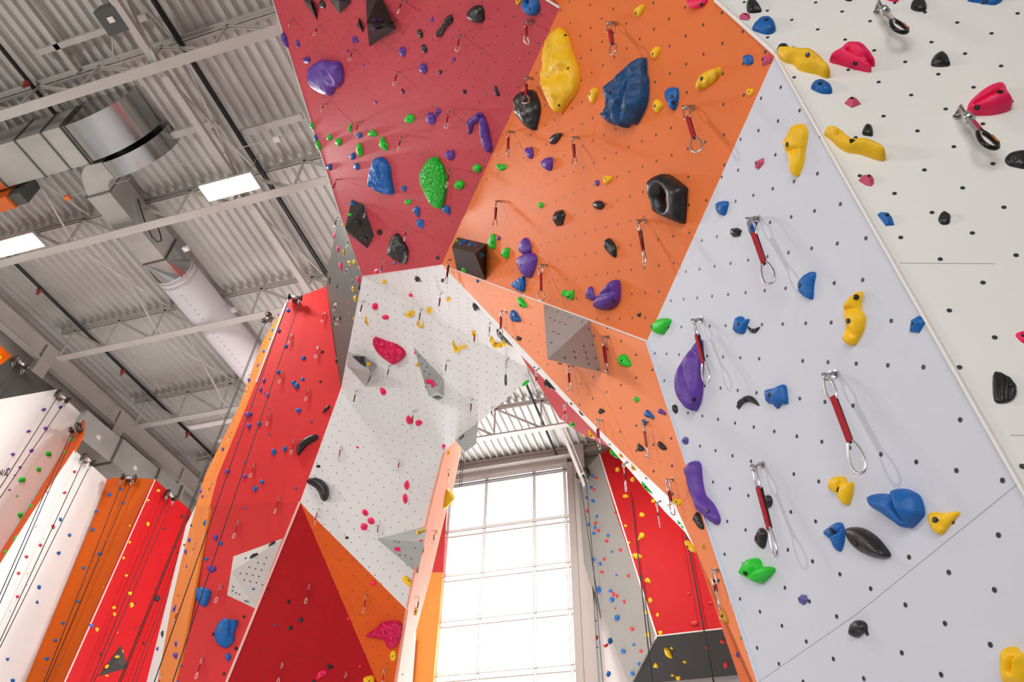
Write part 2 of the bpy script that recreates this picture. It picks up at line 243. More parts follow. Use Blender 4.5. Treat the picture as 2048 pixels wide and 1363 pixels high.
BIG='''
A1 purple giant_smooth_purple_dome_with_a_side_pocket thick=.17 lean=0.5 disp=.1|425,600 440,530 490,495 530,480 600,492 650,495 680,560 678,640 655,690 615,705 600,750 570,765 500,735 450,690 430,640|585,605||560,560 610,625 520,500 560,560
A1 purple upper_arm_of_the_knobbly_purple_chevron disp=.3|1685,970 1735,930 1770,900 1805,910 1800,950 1770,975 1730,1000 1715,1060 1690,1070 1700,1010|1693,990 1790,915
A1 purple long_lower_arm_of_the_knobbly_purple_chevron disp=.3|1805,930 1840,990 1870,1130 1880,1190 1865,1222 1840,1190 1810,1110 1800,1000|1812,1090 1860,1200
A1 black long_knobbly_black_bone-shaped_hold disp=.3|1550,120 1566,150 1560,180 1510,225 1475,290 1450,290 1455,240 1490,200 1520,140|1525,160
A1 black large_smooth_matte_black_dome|1700,90 1740,50 1790,45 1812,90 1815,150 1795,180 1750,180 1700,140|1710,115
A1 black thin_black_crescent_hold|1912,683 1925,710 1945,768 1915,755 1900,715
A1 green ragged_bright_green_crescent|1012,1090 1030,1140 1048,1155 1040,1175 1048,1205 1015,1190 990,1150|1022,1160
P blue big_carved_blue_hold disp=.25 tex=wr thick=.16|743,341 748,320 755,315 767,320 776,335 778,356 783,381 782,389 762,384 754,377 747,374 742,364|||755,320 765,350 748,365 778,380
P green giant_green_hold_with_honeycomb_net_texture tex=cells thick=.12 res=30|843,341 852,323 865,314 875,320 887,341 890,371 887,396 882,414 878,417 870,413 861,401 848,376 841,351|865,367
B1 black glossy_wrinkled_black_shell-shaped_hold tex=wr disp=.35 res=24|1115,505 1150,550 1185,600 1203,650 1185,740 1150,730 1115,690 1090,670 1065,650 1078,630 1085,560|1115,650
E yellow three-armed_yellow_boomerang_hold|1192,858 1215,885 1228,925 1270,920 1330,910 1352,912 1340,930 1275,955 1265,980 1215,980 1210,930|1242,945
E yellow yellow_teardrop_hold_with_its_tip_pointing_left|683,578 710,575 725,548 755,538 790,545 788,580 765,602 725,605|747,572
E yellow yellow_horseshoe_hold|820,645 850,640 838,665 845,690 860,700 875,690 880,650 888,655 888,700 870,715 840,712 820,690|838,680
E yellow yellow_angular_frame_hold_under_the_orange_edge|1600,820 1625,835 1640,880 1665,895 1730,880 1745,910 1670,925 1625,890 1600,850|1700,905
E yellow yellow_wing_hold_beside_the_long_black_one @W3c|1720,855 1750,840 1805,900 1760,905 1735,890|1750,880
E black long_ribbed_black_fin_along_the_orange_edge tex=ribs @W3c|1700,710 1720,730 1790,800 1870,900 1840,900 1780,850 1710,800 1665,745
E black little_black_spike_at_the_red_sliver_tip @W3a|1890,960 1920,1000 1910,1025 1892,1010
Fx pink giant_ribbed_pink_leaf_hold tex=bigcells disp=.1 thick=.16 res=28|660,135 720,145 860,200 1000,245 1120,310 1185,390 1175,470 1090,545 1020,580 960,550 830,450 740,360 670,230|868,410 1010,545
Fx black shiny_black_crumpled_hold_on_its_top_face disp=.4 sharp=1|300,440 500,440 505,500 545,635 430,560
Fx pink pink_worm-shaped_hold|1550,840 1600,832 1690,870 1700,920 1670,960 1640,950 1640,905 1600,890 1560,890|1668,873
Fx pink pink_shield-shaped_hold|765,990 830,1000 870,1060 840,1105 790,1095|815,1062
G pink left_wing_of_the_pink_butterfly_pair|1325,435 1400,500 1405,560 1370,585 1320,560 1295,500|1348,520
G pink right_wing_of_the_pink_butterfly_pair|1460,530 1520,510 1575,555 1540,590 1490,608 1462,580|1500,560
C1 black big_glossy_black_banana_hold_bending_right thick=.16|405,1110 440,1088 500,1095 560,1135 585,1190 580,1240 550,1270 520,1250 500,1200 470,1160 420,1130|430,1100 555,1255
C1 black big_glossy_black_banana_hold_bending_left|325,870 340,820 400,770 470,743 498,755 480,785 420,820 370,870 335,908|345,860
C1 black angular_black_hold_on_the_grey_strip_edge sharp=1 @G1|620,185 640,135 672,120 665,190 640,185 630,200
C2 green bright_green_blade_hold_at_the_arch_rim @W3a|75,360 100,325 133,312 128,335 105,358
D1 yellow yellow_bracket_hold_on_the_half-pyramid|1283,150 1300,155 1345,135 1350,150 1305,168 1300,192 1283,190
D1 yellow curved_yellow_banana_hold|1165,535 1200,515 1235,545 1252,590 1240,605 1205,585|1213,550
D1 pink giant_pink_stingray_hold_with_honeycomb_pits tex=cells thick=.14 res=28|878,990 950,935 1010,885 1090,872 1150,885 1163,940 1150,1020 1110,1085 1060,1095 1030,1055 1020,1025 960,1015 900,1005|1035,960
D1 pink pink_fish-shaped_hold|485,1335 500,1285 540,1265 572,1285 545,1310 520,1325 495,1345|527,1298
D1 yellow large_yellow_hold_cut_by_the_bottom_edge|858,1335 900,1312 942,1315 945,1363 915,1395 870,1380|902,1350
C1 yellow big_yellow_smooth_horn_hold thick=.2|1500,1180 1530,1172 1570,1210 1582,1260 1540,1310 1495,1345 1470,1330 1480,1240|1503,1210
A2 blue thick_blue_ring_hold|80,20 120,-20 180,-20 212,40 205,100 165,125 115,105|150,65|115,12 132,-4 145,14 130,32
A2 pink rounded_pink_hold_cut_by_the_top_edge @O1|1412,30 1430,-20 1545,-20 1548,20 1510,55 1440,72|1500,38
A2 yellow small_yellow_horn_near_the_top_edge|1050,33 1045,90 1010,132 975,100 1000,60|995,100
A2 yellow giant_wrinkled_yellow_slab_hold tex=wr disp=.35 thick=.13 res=34|350,230 385,225 410,260 440,330 455,400 495,510 513,590 505,690 470,770 420,830 370,903 330,860 285,770 262,660 265,450 290,310|425,537 366,270 347,835||300,640 430,560 330,480 350,300 430,560 480,760
A2 navy giant_jagged_dark_blue_rock-shaped_hold tex=wr disp=.4 thick=.14 res=34|1025,458 1043,480 1045,580 1060,640 1055,800 1020,900 960,990 920,985 890,1020 850,995 820,1000 760,960 728,920 735,895 790,880 762,780 770,680 830,620 900,550 960,490|822,748||960,640 880,980 800,680 830,900
A2 black tall_chalky_black_hold_with_a_hollow_side disp=.25|130,715 160,730 190,790 205,880 180,1000 160,1040 110,1000 68,930 65,860 60,800 85,740|150,800
A2 yellow small_yellow_fin_below_the_upper_quickdraw|1170,372 1178,400 1150,470 1112,445 1130,385|1132,427
A2 yellow small_curled_yellow_hold_right_of_the_yellow_slab|680,705 678,760 640,828 610,770 640,710|625,755
A2 yellow yellow_egg-shaped_hold_beside_the_blue_shield|1150,792 1195,825 1198,860 1155,905 1125,870|1150,843
A2 blue tall_blue_shield_hold_with_two_bolts|1250,702 1310,700 1322,740 1320,800 1290,882 1245,820 1225,745|1275,780 1285,828
A2 yellow elongated_yellow_ribbed_leaf_hold tex=ribs|1660,537 1655,590 1600,660 1490,718 1485,670 1530,590 1600,550|1520,635
A2 rose dusty_pink_hold_at_the_top_right_corner sharp=1 @O1|1990,455 2046,435 2075,460 2068,500 1995,527|2006,465
A2 black black_pinch_hold_with_chalk|390,1063 385,1090 340,1148 302,1145 310,1100 340,1070|320,1120
A2 purple purple_wedge_hold|235,1290 260,1265 315,1262 308,1360 260,1345 235,1315|245,1300
A2 rose small_faceted_dusty_pink_hold sharp=1 @W1|1940,1290 2005,1262 2008,1300 1965,1352 1940,1335|1955,1305
B2 yellow small_yellow_comma-shaped_hold|737,50 760,38 803,55 775,90 752,112 738,80|750,65
B2 black big_chalky_black_ring_hold_with_an_open_centre thick=.1 res=30|1210,25 1270,50 1370,130 1378,170 1365,390 1345,423 1270,395 1190,355 1150,320 1115,140 1130,70|1128,100|1232,155 1262,215 1258,300 1232,310 1208,275 1200,205
B2 black chalky_black_lens-shaped_hold|775,540 815,590 828,640 820,695 775,655 748,600 755,560|757,610
B2 purple smaller_upper_purple_pear_hold_of_a_stacked_pair|105,535 135,575 145,640 125,665 85,665 68,620 80,560|92,612
B2 purple larger_lower_purple_pear_hold_of_a_stacked_pair|70,690 110,660 160,660 185,700 175,770 135,857 90,810 62,730|82,757
B2 blue ribbed_blue_fan-shaped_hold tex=ribs|85,842 97,860 90,965 40,950 8,920 15,890
B2 green folded_bright_green_hold sharp=1|400,960 415,950 440,965 488,952 487,1010 475,1035 400,1000|448,1008
B2 purple curled_purple_horn_beside_the_big_purple_fin|630,925 645,960 660,1020 640,1038 605,1020 595,970
B2 purple big_smooth_purple_shark-fin_hold thick=.13|815,877 838,885 845,960 838,1040 800,1085 740,1110 680,1105 662,1080 680,1020 740,950|755,980 815,1050||700,1000 838,960
B2 black tiny_black_wedge_near_the_seam_corner sharp=1|990,1150 1028,1132 1025,1170 1005,1165
B1 green tall_green_hook_hold|1897,502 1908,560 1905,620 1880,622 1858,575
B1 green bent_green_hold_right_of_the_hook|1960,650 2000,615 2018,625 2010,700 1985,695 1962,675|1992,655
B2 green pointed_bright_green_hold_at_its_left_corner @W1|1260,1190 1225,1270 1190,1308 1125,1280 1120,1230 1180,1182|1123,1245
B2 green small_green_leaf_hold_just_below_the_seam|50,1005 90,1035 115,1088 55,1080|68,1070
B2 blue ribbed_blue_teardrop_below_the_seam tex=ribs|-10,1125 20,1117 65,1195 30,1205 -10,1190
C2 green split_bright_green_hold_right_of_the_grey_volume|850,145 875,105 885,130 892,98 920,125 948,190 900,202 855,175|882,163
C2 blue blue_triangular_fin_above_a_round_one|1080,545 1130,600 1125,615 1055,595
C2 purple knobbly_purple_hold_at_the_right_rim|1165,555 1190,538 1230,580 1215,588 1170,570
C2 black left_black_horn_of_a_lower_pair|1010,815 1060,865 1010,877 1000,845
C2 black right_black_horn_of_a_lower_pair|1180,797 1235,855 1200,868 1162,830
C2 black scored_black_plate_hold tex=ribs @S|290,292 330,310 378,388 330,385 265,350 258,315
C2 black black_half-disc_hold @S|540,540 585,590 555,592 535,560
C2 green long_green_leaf_hold @S|790,865 855,930 820,925 785,890
C2 green pair-lobed_green_hold @S|1040,1115 1070,1130 1138,1205 1100,1210 1040,1150
D2 yellow yellow_claw_hold_over_the_red_facet @O2|1395,230 1430,260 1462,325 1420,310 1380,255
D2 black tall_black_fin_near_the_white_pillar|1475,5 1500,30 1530,135 1490,130 1455,60
D2 ochre large_ochre_half-moon_hold|1680,778 1710,820 1725,890 1690,880 1655,850 1655,805
C2 green green_half-moon_hold @RS|512,618 510,665 485,688 455,665 480,640|490,660
C2 yellow yellow_hold_with_a_round_nose @RS|610,715 635,708 690,755 650,775 620,755|632,750
C2 purple tall_chalky_purple_fin_hold_with_three_bolts thick=.1|1480,0 1498,20 1500,330 1485,470 1450,550 1420,540 1370,470 1345,390 1340,280 1370,180 1430,70|1368,330 1468,222 1433,463||1375,190 1440,470 1420,60 1500,150
C2 black thin_black_moustache-shaped_hold|1805,543 1820,480 1860,440 1900,435 1940,465 1970,515 1930,495 1880,482 1835,505
P purple long_lumpy_purple_sausage_hold_on_the_left_rim disp=.2|1390,921 1397,930 1399,952 1402,972 1407,990 1422,1007 1434,1032 1434,1045 1427,1048 1417,1037 1401,1022 1398,1008 1386,980 1382,955 1379,935|1412,1020
C3 blue star-shaped_blue_hold disp=.15|-15,390 0,385 60,370 115,345 135,375 147,480 135,502 100,500 68,538 45,500 0,495 -10,440|20,428
B2 blue angular_blue_hold_near_the_upper_left_rim|1632,270 1650,250 1720,245 1712,310 1690,358 1640,335|1650,288
B2 blue small_blue_hold_touching_a_quickdraw|1950,405 1945,460 1915,510 1890,490 1888,440 1920,410
B2 blue lumpy_blue_hold_left_of_the_black_smile|1800,1175 1830,1163 1855,1190 1887,1185 1870,1240 1850,1295 1815,1303 1780,1280 1785,1220|1810,1230
B2 black small_black_smile-shaped_hold|1882,1243 1920,1265 1978,1247 1945,1295 1905,1290
A3 yellow tall_twisted_yellow_hold_below_the_top_corner @W1|240,992 270,992 298,1050 290,1130 275,1210 265,1300 240,1370 225,1408 190,1375 180,1260 155,1200 150,1140 190,1060 215,1010|168,1160||190,1200 280,1190
B3 blue blue_ear-shaped_hold|340,808 370,820 355,920 350,1010 335,1028 270,990 253,930 262,880 300,830|258,915
B3 yellow tall_wavy_yellow_hold_in_the_middle|740,972 725,1100 762,1170 745,1280 700,1363 680,1390 650,1395 620,1363 615,1330 640,1250 628,1100 650,1040 700,985|655,1198 690,1005||640,1110 745,1100 640,1240 700,1330
B3 blue faceted_blue_hold_near_the_right_rim sharp=1|1200,1160 1240,1175 1245,1220 1200,1295 1130,1285 1140,1195|1160,1217
B3 rose faceted_dusty_pink_hold_beside_the_pillar_edge sharp=1|725,75 760,35 820,30 845,60 848,95 825,120 780,110|805,45
B3 blue faceted_blue_hold_beside_the_pillar_edge sharp=1|875,350 900,332 960,335 990,370 1010,430 940,435 905,385|955,355
A3 black black_ridged_knob_near_the_top_edge|1140,50 1165,0 1240,-5 1268,30 1262,75 1215,85 1160,72
A3 blue blue_hold_cut_by_the_top_right_edge|1600,0 1640,-30 1850,-30 1870,0 1820,28 1770,28 1700,15
P blue blue_domed_hold_near_the_orange_corner @W2|1504,54 1521,36 1536,35 1546,40 1551,52 1549,61 1536,66 1518,62|1533,44
A2 black black_ribbed_shell_hold_at_the_top_edge tex=ribs @W2|1885,0 1945,0 1995,75 1960,93 1880,88
A2 rose small_dusty_pink_block_under_the_black_shell @W2 sharp=1|1818,125 1840,105 1895,108 1905,135 1885,158 1820,148|1868,115
A3 black small_black_mushroom_hold_above_the_yellow_banana|75,385 95,350 150,350 165,400 80,398|125,368
A3 yellow long_yellow_banana_hold_at_the_pillar_corner thick=.08|75,410 120,402 300,425 350,430 420,480 490,560 492,595 450,595 390,570 300,550 240,530 200,490 130,470|318,437||200,470 400,500
A3 pink bright_pink_split_lip_hold thick=.09|493,463 560,430 620,385 700,380 780,405 850,490 840,502 790,495 822,535 815,548 700,525 580,490|||640,430 800,500
A3 black black_ball_of_yarn_hold tex=ribs|1312,520 1315,465 1345,430 1390,410 1430,435 1448,480 1445,520
A3 blue blue_speckled_dome_hold tex=pits|343,690 370,650 430,635 490,665 510,705 505,738 430,738 360,710|412,678
A3 rose small_faceted_dusty_pink_pyramid_hold sharp=1|612,820 650,778 700,778 742,825 670,855|670,790
A3 pink large_bright_pink_scoop_hold_at_the_right thick=.1|1595,850 1620,810 1700,740 1790,690 1850,680 1895,695 1915,760 1948,820 1940,850 1850,880 1750,892 1620,885|1852,762 1672,846||1650,840 1840,770
A3 black small_black_thimble_hold|752,1065 775,1000 805,988 832,1010 838,1078 800,1080|806,1008
A3 yellow long_yellow_wave_hold_beside_the_pillar_edge thick=.07|450,1050 510,1038 570,1060 650,1115 690,1130 800,1150 900,1195 940,1240 925,1262 870,1255 740,1210 640,1195 570,1160 510,1100|668,1125||560,1090 700,1140
A3 black black_pile-of-stones_hold_at_the_right_frame_edge disp=.3|1895,1265 1940,1225 2046,1210 2070,1260 2060,1335 2000,1332 1920,1310
C3 black chalky_ridged_black_shell_hold disp=.25 tex=wr|1800,270 1840,245 1900,275 1950,310 1988,400 1960,460 1890,488 1810,465|1943,345||1840,250 1850,460 1890,280 1895,480 1930,310 1925,470
B3 pink pink_hold_cut_by_the_right_frame_edge|1978,1310 2020,1285 2060,1280 2090,1320 2060,1370 2030,1368
C3 yellow yellow_saddle_hold_with_a_speckled_dish|500,1140 520,1090 595,1080 625,1130 665,1125 670,1180 650,1270 625,1310 575,1260 565,1225 510,1190|552,1183||600,1090 560,1230
C3 blue big_double-lobed_blue_hold thick=.12|850,1240 900,1215 1000,1225 1010,1190 1060,1175 1120,1195 1180,1240 1215,1363 1190,1420 1110,1492 1050,1455 1000,1420 950,1380 880,1330|1012,1335||1005,1215 1030,1300 1030,1300 1110,1490
D3 yellow yellow_horned_hold_right_of_the_big_blue_one|1290,60 1310,5 1400,15 1500,0 1518,25 1460,90 1400,170 1370,183 1330,150|1340,70||1380,20 1390,120
D3 blue blue_speckled_triangular_hold tex=pits|445,170 500,120 560,88 590,110 603,200 575,317 530,290 505,230|522,153||500,200 595,150
D3 black large_chalky_dark_leaf-shaped_hold thick=.05|625,145 680,125 760,140 850,200 920,280 962,350 920,372 820,360 720,310 650,230|712,250
C2 black round_black_hold_behind_the_lower_quickdraw|1993,1280 2020,1235 2060,1235 2075,1290 2050,1330 2010,1325|2008,1270
D2 black glossy_black_half-moon_hold_on_the_lower_left|1985,132 2025,160 2030,215 2005,298 1950,250 1942,205|1950,210
D2 green big_bright_green_forked_hold_at_the_lower_left thick=.11|1855,470 1870,430 1895,385 1940,373 1970,400 1980,440 2046,440 2082,465 2045,520 1985,570 1940,560 1925,540 1870,520|1873,492||1980,430 1920,510
D3 violet small_faceted_violet_hold sharp=1|240,690 265,665 300,668 316,715 283,748 245,728|248,697
D3 black black_double-disc_hold_near_the_seams thick=.06|658,950 675,885 725,868 775,900 778,965 755,965 710,1006 668,990|685,955
D3 yellow large_yellow_mushroom_hold_at_the_lower_right_corner thick=.12|1870,1200 1890,1110 1950,1080 2000,1130 2060,1140 2080,1250 2060,1390 1900,1380 1875,1280|1942,1222||1990,1110 1960,1280
D0 blue big_blue_drum-like_hold_on_the_rim|1565,620 1620,605 1680,630 1678,690 1640,760 1600,745 1563,690|1600,650
D0 blue biggest_blue_drum_hold_with_an_ear_lobe|1735,910 1790,855 1850,865 1895,865 1890,920 1870,960 1865,1040 1800,1090 1740,1060 1712,990|1778,958||1845,870 1850,980
I black black_lens_hold_on_the_fold|505,385 525,345 575,308 640,298 620,330 570,365|575,330
I black black_lens_hold_at_the_top_corner|820,180 850,140 890,108 945,95 920,135 865,165|880,140
D2 yellow yellow_looped_hold|1215,1105 1235,1090 1260,1115 1282,1165 1265,1172 1230,1150|1235,1105
'''
DRAWS='''
M1 A1 310,160,265,215 520,213,478,292 800,403,770,495 1157,575,1127,690 1195,5,1168,115 1660,285,1642,415 565,830,535,900 845,975,815,1085 1570,890,1552,1028 1183,1095,1155,1208
M1 A2 165,170,170,345
O1 A2 830,190,870,405 160,625,172,815 15,1055,10,1240 530,1100,547,1305 1450,860,1545,1175
M1 B1 665,70,635,185 910,275,892,385 1570,-5,1560,135 1225,462,1212,570 1033,725,1010,835
O1 B1 1958,245,1948,440
O2 B1 1575,715,1560,895 1990,1125,1990,1310
G1 B1 760,545,750,620 745,775,730,835 655,1055,637,1130 665,375,645,460 675,1175,672,1195
W3a E 270,440,230,610 885,525,870,690 1467,735,1460,930 545,1125,520,1270 1158,1070,1143,1230
W3c E 1095,340,1078,550 1617,655,1612,820
R1 B1 550,1135,535,1205 290,1310,275,1380
W3a G 485,10,400,290 1470,355,1415,670
W3 G 190,960,150,1180 1180,1185,1155,1370
W3a C1 1740,465,1735,605 1900,530,1898,625
R1 C1 500,45,482,125 215,245,188,325 425,378,402,462 118,575,95,668 312,788,285,890 187,1248,160,1363
P1 C1 1527,1020,1520,1110
W3 D1 497,-20,483,105 983,80,970,200
P1 D1 1410,150,1400,260 1285,680,1275,805
R2 D1 425,588,395,730 210,1210,180,1375 718,1285,705,1420
O3 D1 887,668,865,808 1033,1260,1022,1400
R1 C0 2035,985,2010,1080
R1b D0 1910,80,1870,205 1770,590,1735,725 1620,1170,1575,1330
O4 C0 1990,375,1968,440 1860,735,1838,805 1705,1140,1680,1235
O4b D0 1580,255,1550,360 1445,775,1408,905 1310,1300,1295,1385
O2 H 1335,630,1405,1200 725,1125,760,1510
O2 C2 715,630,730,830 1083,645,1128,910 1282,1105,1320,1350
O2 D2 1643,468,1695,715
G3 D2 1720,930,1745,1080
S C2 220,215,228,380 445,490,450,640 925,965,940,1200 1190,1275,1215,1463
W1 B2 1970,385,2133,847 1520,1190,1640,1643
W1 C3 545,260,818,970 -38,985,145,1648
O1 B2 1065,400,1125,730 278,755,290,1025
'''
# ================================================================ solved corner points of the arch wall
f_=W((1552,107),3.45);e_=W((1294,681),4.1);b_=W((883,529),7.85);c_=W((725,552),10.0);c1=W((682,776),11.6);c2=W((891,899),11.2);k_=W((600,1003),10.6)
pO1=plane(f_,e_,b_); a_=hit((1120,15),pO1); pM1=plane(a_,b_,c_)
nW1=nz(M@[-.968,-.076,-.24]); pW1=(nW1,float(nW1@e_)); fi=hit((1552,107),pW1); i_=hit((2048,975),pW1)
pW1=plane(f_,e_,i_) ; g_=hit((1432,0),pO1); pW2=plane(f_,i_,g_)
h_=hit((1519,1363),pW1); pO2=plane(b_,e_,h_)
pW3a=plane(c_,c1,c2); q1=hit((1054,735),pW3a); pW3c=plane(b_,c_,q1); pW3=plane(c1,c2,k_)
m_=hit((815,1220),pW3); end_=hit((1349,1004),pO2); pS=plane(b_,end_,q1)
g1=W((653,572),13.1); pR1a=plane(c1,k_,g1); kk=hit((420,1010),pR1a); l_=W((453,1363),10.25); pR1b=plane(k_,kk,l_); pG1=plane(c_,c1,g1)
nR2=nz(M@[.304,-.345,-.888]); t_=nz(k_-l_); nR2=nz(nR2-t_*(nR2@t_)); pR2=(nR2,float(nR2@k_)); r_=hit((754,1363),pR2); pO3=plane(k_,m_,r_); n_=hit((793,1363),pO3); pP1=plane(c2,m_,n_)
if '_DBG' in globals():
    for q in 'pO1 pM1 pW1 pW2 pO2 pW3a pW3c pW3 pS pR1a pR1b pG1 pR2 pO3 pP1'.split(): print(q,globals()[q][0].round(2))
    print('r',r_,'n',n_,np.linalg.norm(n_-CAM),'l',l_,'g1',g1)
PM=lambda n,c,var=.05,r=.55: mat('panel_'+n,c,rough=r,var=var,vscale=1.7,bump=('noise',25,.12,.004),spec=.18)
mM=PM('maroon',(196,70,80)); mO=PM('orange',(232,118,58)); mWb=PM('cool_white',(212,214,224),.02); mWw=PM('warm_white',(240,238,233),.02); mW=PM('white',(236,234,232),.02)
mR=PM('red',(222,56,56)); mRd=PM('deep_red',(185,22,30)); mOd=PM('deep_orange',(222,92,28)); mG=PM('dark_grey',(84,82,78),.1); mP=PM('peach',(240,165,138)); mGr=PM('mid_grey',(150,149,144),.04); mDk=PM('charcoal',(72,70,68),.08)
mBo=PM('burnt_orange',(205,88,0)); mRb=PM('bright_red',(188,14,22)); mVG=PM('volume_grey',(172,172,170),.05,.6); mVD=PM('volume_dark',(66,64,62),.12,.6); mVW=PM('volume_white',(214,208,202),.03,.6)
def down(P,p,q,z=.02):
    a=hit(p,P);b=hit(q,P); c=a+(b-a)*(z-a[2])/(b[2]-a[2]); return tuple(proj(c))
L1=down(pW1,(1294,681),(1519,1363)); R1_=down(pW1,(1552,107),(2048,975)); R2_=down(pW2,(2260,-55),(2330,1350)); L2=down(pO2,(1449,1247),(1500,1363))
print('DOWN',L1,R1_,R2_,L2)
aw=empty('climbing_wall',(-3,4,0)); tag(aw,'huge faceted indoor climbing arch of maroon, orange, red and white panels across the middle','climbing wall')
panel('W2',pW2,[(1330,-140),(2500,-140),(2500,1000),R1_,(2048,975),(1552,107),(1432,0)],mWw,'cream right wall',aw,'cream white panel at the far right',(('A3',923,929),('A3',1199,1049)))
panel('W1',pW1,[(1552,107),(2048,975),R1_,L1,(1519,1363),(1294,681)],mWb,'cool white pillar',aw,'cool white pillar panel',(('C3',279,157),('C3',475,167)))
panel('O1',pO1,[(1120,15),(1083,-8),(1010,-55),(900,-140),(1330,-140),(1432,0),(1552,107),(1294,681),(883,529)],mO,'upper orange overhang',aw,'upper orange overhanging panel',(('A2',717,149),('A2',631,220)))
panel('O2',pO2,[(883,529),(1294,681),(1519,1363),L1,L2,(1500,1363),(1489,1344),(1449,1247),(1389,1094),(1356,1022),(1349,1004),(1259,919),(1169,829),(1076,729),(1031,682)],PM('orange_window_wash',(244,142,94)),'lower orange face',aw,'lower orange panel narrowing downward',(('J',1235,335),('J',1120,390)))  # O2: pale wash of window light is put into the base orange
panel('M1',pM1,[(546,0),(503,-135),(900,-140),(1010,-55),(1083,-8),(1120,15),(883,529),(725,552),(682,433)],mM,'maroon overhang',aw,'maroon overhanging panel',(('K',905,380),('K',790,508)))
panel('W3c',pW3c,[(883,529),(1031,682),(1054,735),(725,552)],mW,'white arch underside',aw,'bright white triangular panel under the orange corner',(('L',655,610),('L',655,760)))
panel('W3a',pW3a,[(725,552),(1054,735),(1056,757),(1024,787),(955,847),(912,880),(891,899),(682,776),(700,682)],mW,'white arch underside',aw,'white sloping underside panel',(('L',655,610),('L',655,760)))
panel('W3',pW3,[(682,776),(891,899),(860,1022),(832,1142),(815,1220),(617,1022),(600,1003)],mW,'white arch face',aw,'white lower arch panel',(('G',970,740),('G',1065,856)))
panel('S',pS,[(883,529),(1031,682),(1076,729),(1169,829),(1259,919),(1349,1004),(1356,1022),(1389,1094),(1369,1062),(1329,1022),(1319,1010),(1221,895),(1111,782),(1041,709)],mW,'narrow white arch strip',aw,'narrow white edge strip along the orange panel')
pRs=plane(hit((1041,709),pS),hit((1221,895),pS),W((1119,836),8.4))
panel('RS',pRs,[(1041,709),(1111,782),(1221,895),(1160,866),(1119,836),(1075,765)],PM('arch_red',(190,38,50)),'red arch sliver',aw,'thin dark red panel behind the white strip')
panel('P1',pP1,[(891,899),(912,880),(924,893),(907,975),(893,1022),(889,1037),(864,1142),(829,1272),(815,1363),(795,1500),(775,1500),(793,1363),(815,1220),(832,1142),(860,1022)],mP,'peach arch side',aw,'peach side panel beside the window')
panel('O3',pO3,[(600,1003),(617,1022),(815,1220),(793,1363),(784,1420),(776,1420),(754,1363)],mOd,'deep orange wedge',aw,'deep orange wedge panel',(('Mx',905,765),('Mx',1025,900)))
panel('R2',pR2,[(600,1003),(754,1363),(799,1480),(405,1480),(453,1363)],mRd,'dark red wedge',aw,'dark red triangular panel',(('N',1060,535),('N',1165,695)))
panel('R1',pR1a,[(572,606),(575,602),(653,572),(667,682),(682,776),(600,1003),(420,1010),(435,952),(512,765),(542,682)],mR,'red arch tower',aw,'upper red tower panel')
panel('R1b',pR1b,[(600,1003),(453,1363),(405,1480),(325,1480),(352,1363),(385,1197),(418,1022),(420,1010)],mR,'red arch tower',aw,'lower red tower panel')
panel('G1',pG1,[(725,552),(682,433),(676,442),(655,540),(653,572),(667,682),(682,776),(700,682)],mG,'dark grey arch strip',aw,'dark grey sloping strip')
# orange side of the tower (two flat facets)
A=hit((575,602),pR1a);B=hit((420,1010),pR1a); pO4=plane(A,B,W((478,812),np.linalg.norm(hit((512,765),pR1a)-CAM)*1.07))
panel('O4',pO4,[(575,602),(571,607),(542,682),(512,765),(435,952),(420,1010),(392,1010),(410,950),(478,812),(512,717),(525,682)],PM('tower_orange',(234,132,52)),'orange tower side',aw,'orange side of the red tower')
B=hit((418,1015),pR1a);D=hit((352,1363),pR1b); pO4b=plane(hit((420,1010),pO4),D,hit((392,1010),pO4))
panel('O4b',pO4b,[(420,1010),(418,1022),(385,1197),(352,1363),(325,1480),(280,1480),(315,1363),(345,1197),(362,1122),(392,1010)],MATS['panel_tower_orange'],'orange tower side',aw,'orange side of the red tower')
pW8=plane(hit((392,1010),pO4b),hit((315,1363),pO4b),W((293,1363),14.0))
panel('W8',pW8,[(392,1010),(362,1122),(345,1197),(315,1363),(280,1480),(255,1480),(293,1363),(372,1050)],mW,'white tower back strip',aw,'thin white strip behind the orange tower side')
# hidden returns that close the arch behind its left edge and top
mb=MB()
top=hit((505,-130),pM1);low=hit((682,433),pM1);bk=np.array([.35,1.1,.5])
mb.add([top,low,low+bk,top+bk],[(0,1,2,3)]); 
sr=mb.build('side_return',mM,aw)
# edge strips
for P,p,q,w,m,o in ((pW2,(1480,43),(1552,107),.018,CHALKY,0),(pW1,(1552,107),(2048,975),.009,CHALKY,.006),(pW1,(2048,975),(2330,1470),.009,CHALKY,.006),(pO1,(1432,0),(1552,107),.016,CHALKY,.004),(pO1,(883,529),(1294,681),.007,CHALKY,.004),(pM1,(546,0),(682,433),.015,CHALKY,.004),(pM1,(1083,-8),(1120,15),.012,CHALKY,.004),(pR1b,(600,1003),(453,1363),.03,mat('trim_pink',(245,190,180)),.004),(pR2,(600,1003),(520,1197),.012,MATS['trim_pink'],.004),(pW1,(1294,681),(1519,1363),.006,mat('trim_blue_white',(215,225,240)),.004),(pR1a,(512,765),(572,606),.03,MATS['trim_pink'],.004),(pM1,(725,552),(883,529),.006,MATS['trim_pink'],.002)):
    if o: trim(P,p,q,w,m,aw,off=o)
def seam(P,p,q,w=.004,m=None):
    a=hit(p,P);b=hit(q,P);mb=MB();mb.bar(a+P[0]*.0005,b+P[0]*.0005,w,.002,up=P[0]);return mb.build('panel_seam',m or mat('seam',(186,186,190),.7),aw)
seam(pW1,(2040,963),(1712,1228),.0013); seam(pW1,(1712,1228),(1510,1368),.0013); seam(pW2,(1800,526),(1990,527),.0018); seam(pW2,(2020,870),(2070,870),.0018)
mso=mat('seam_orange',(236,140,88),.7)
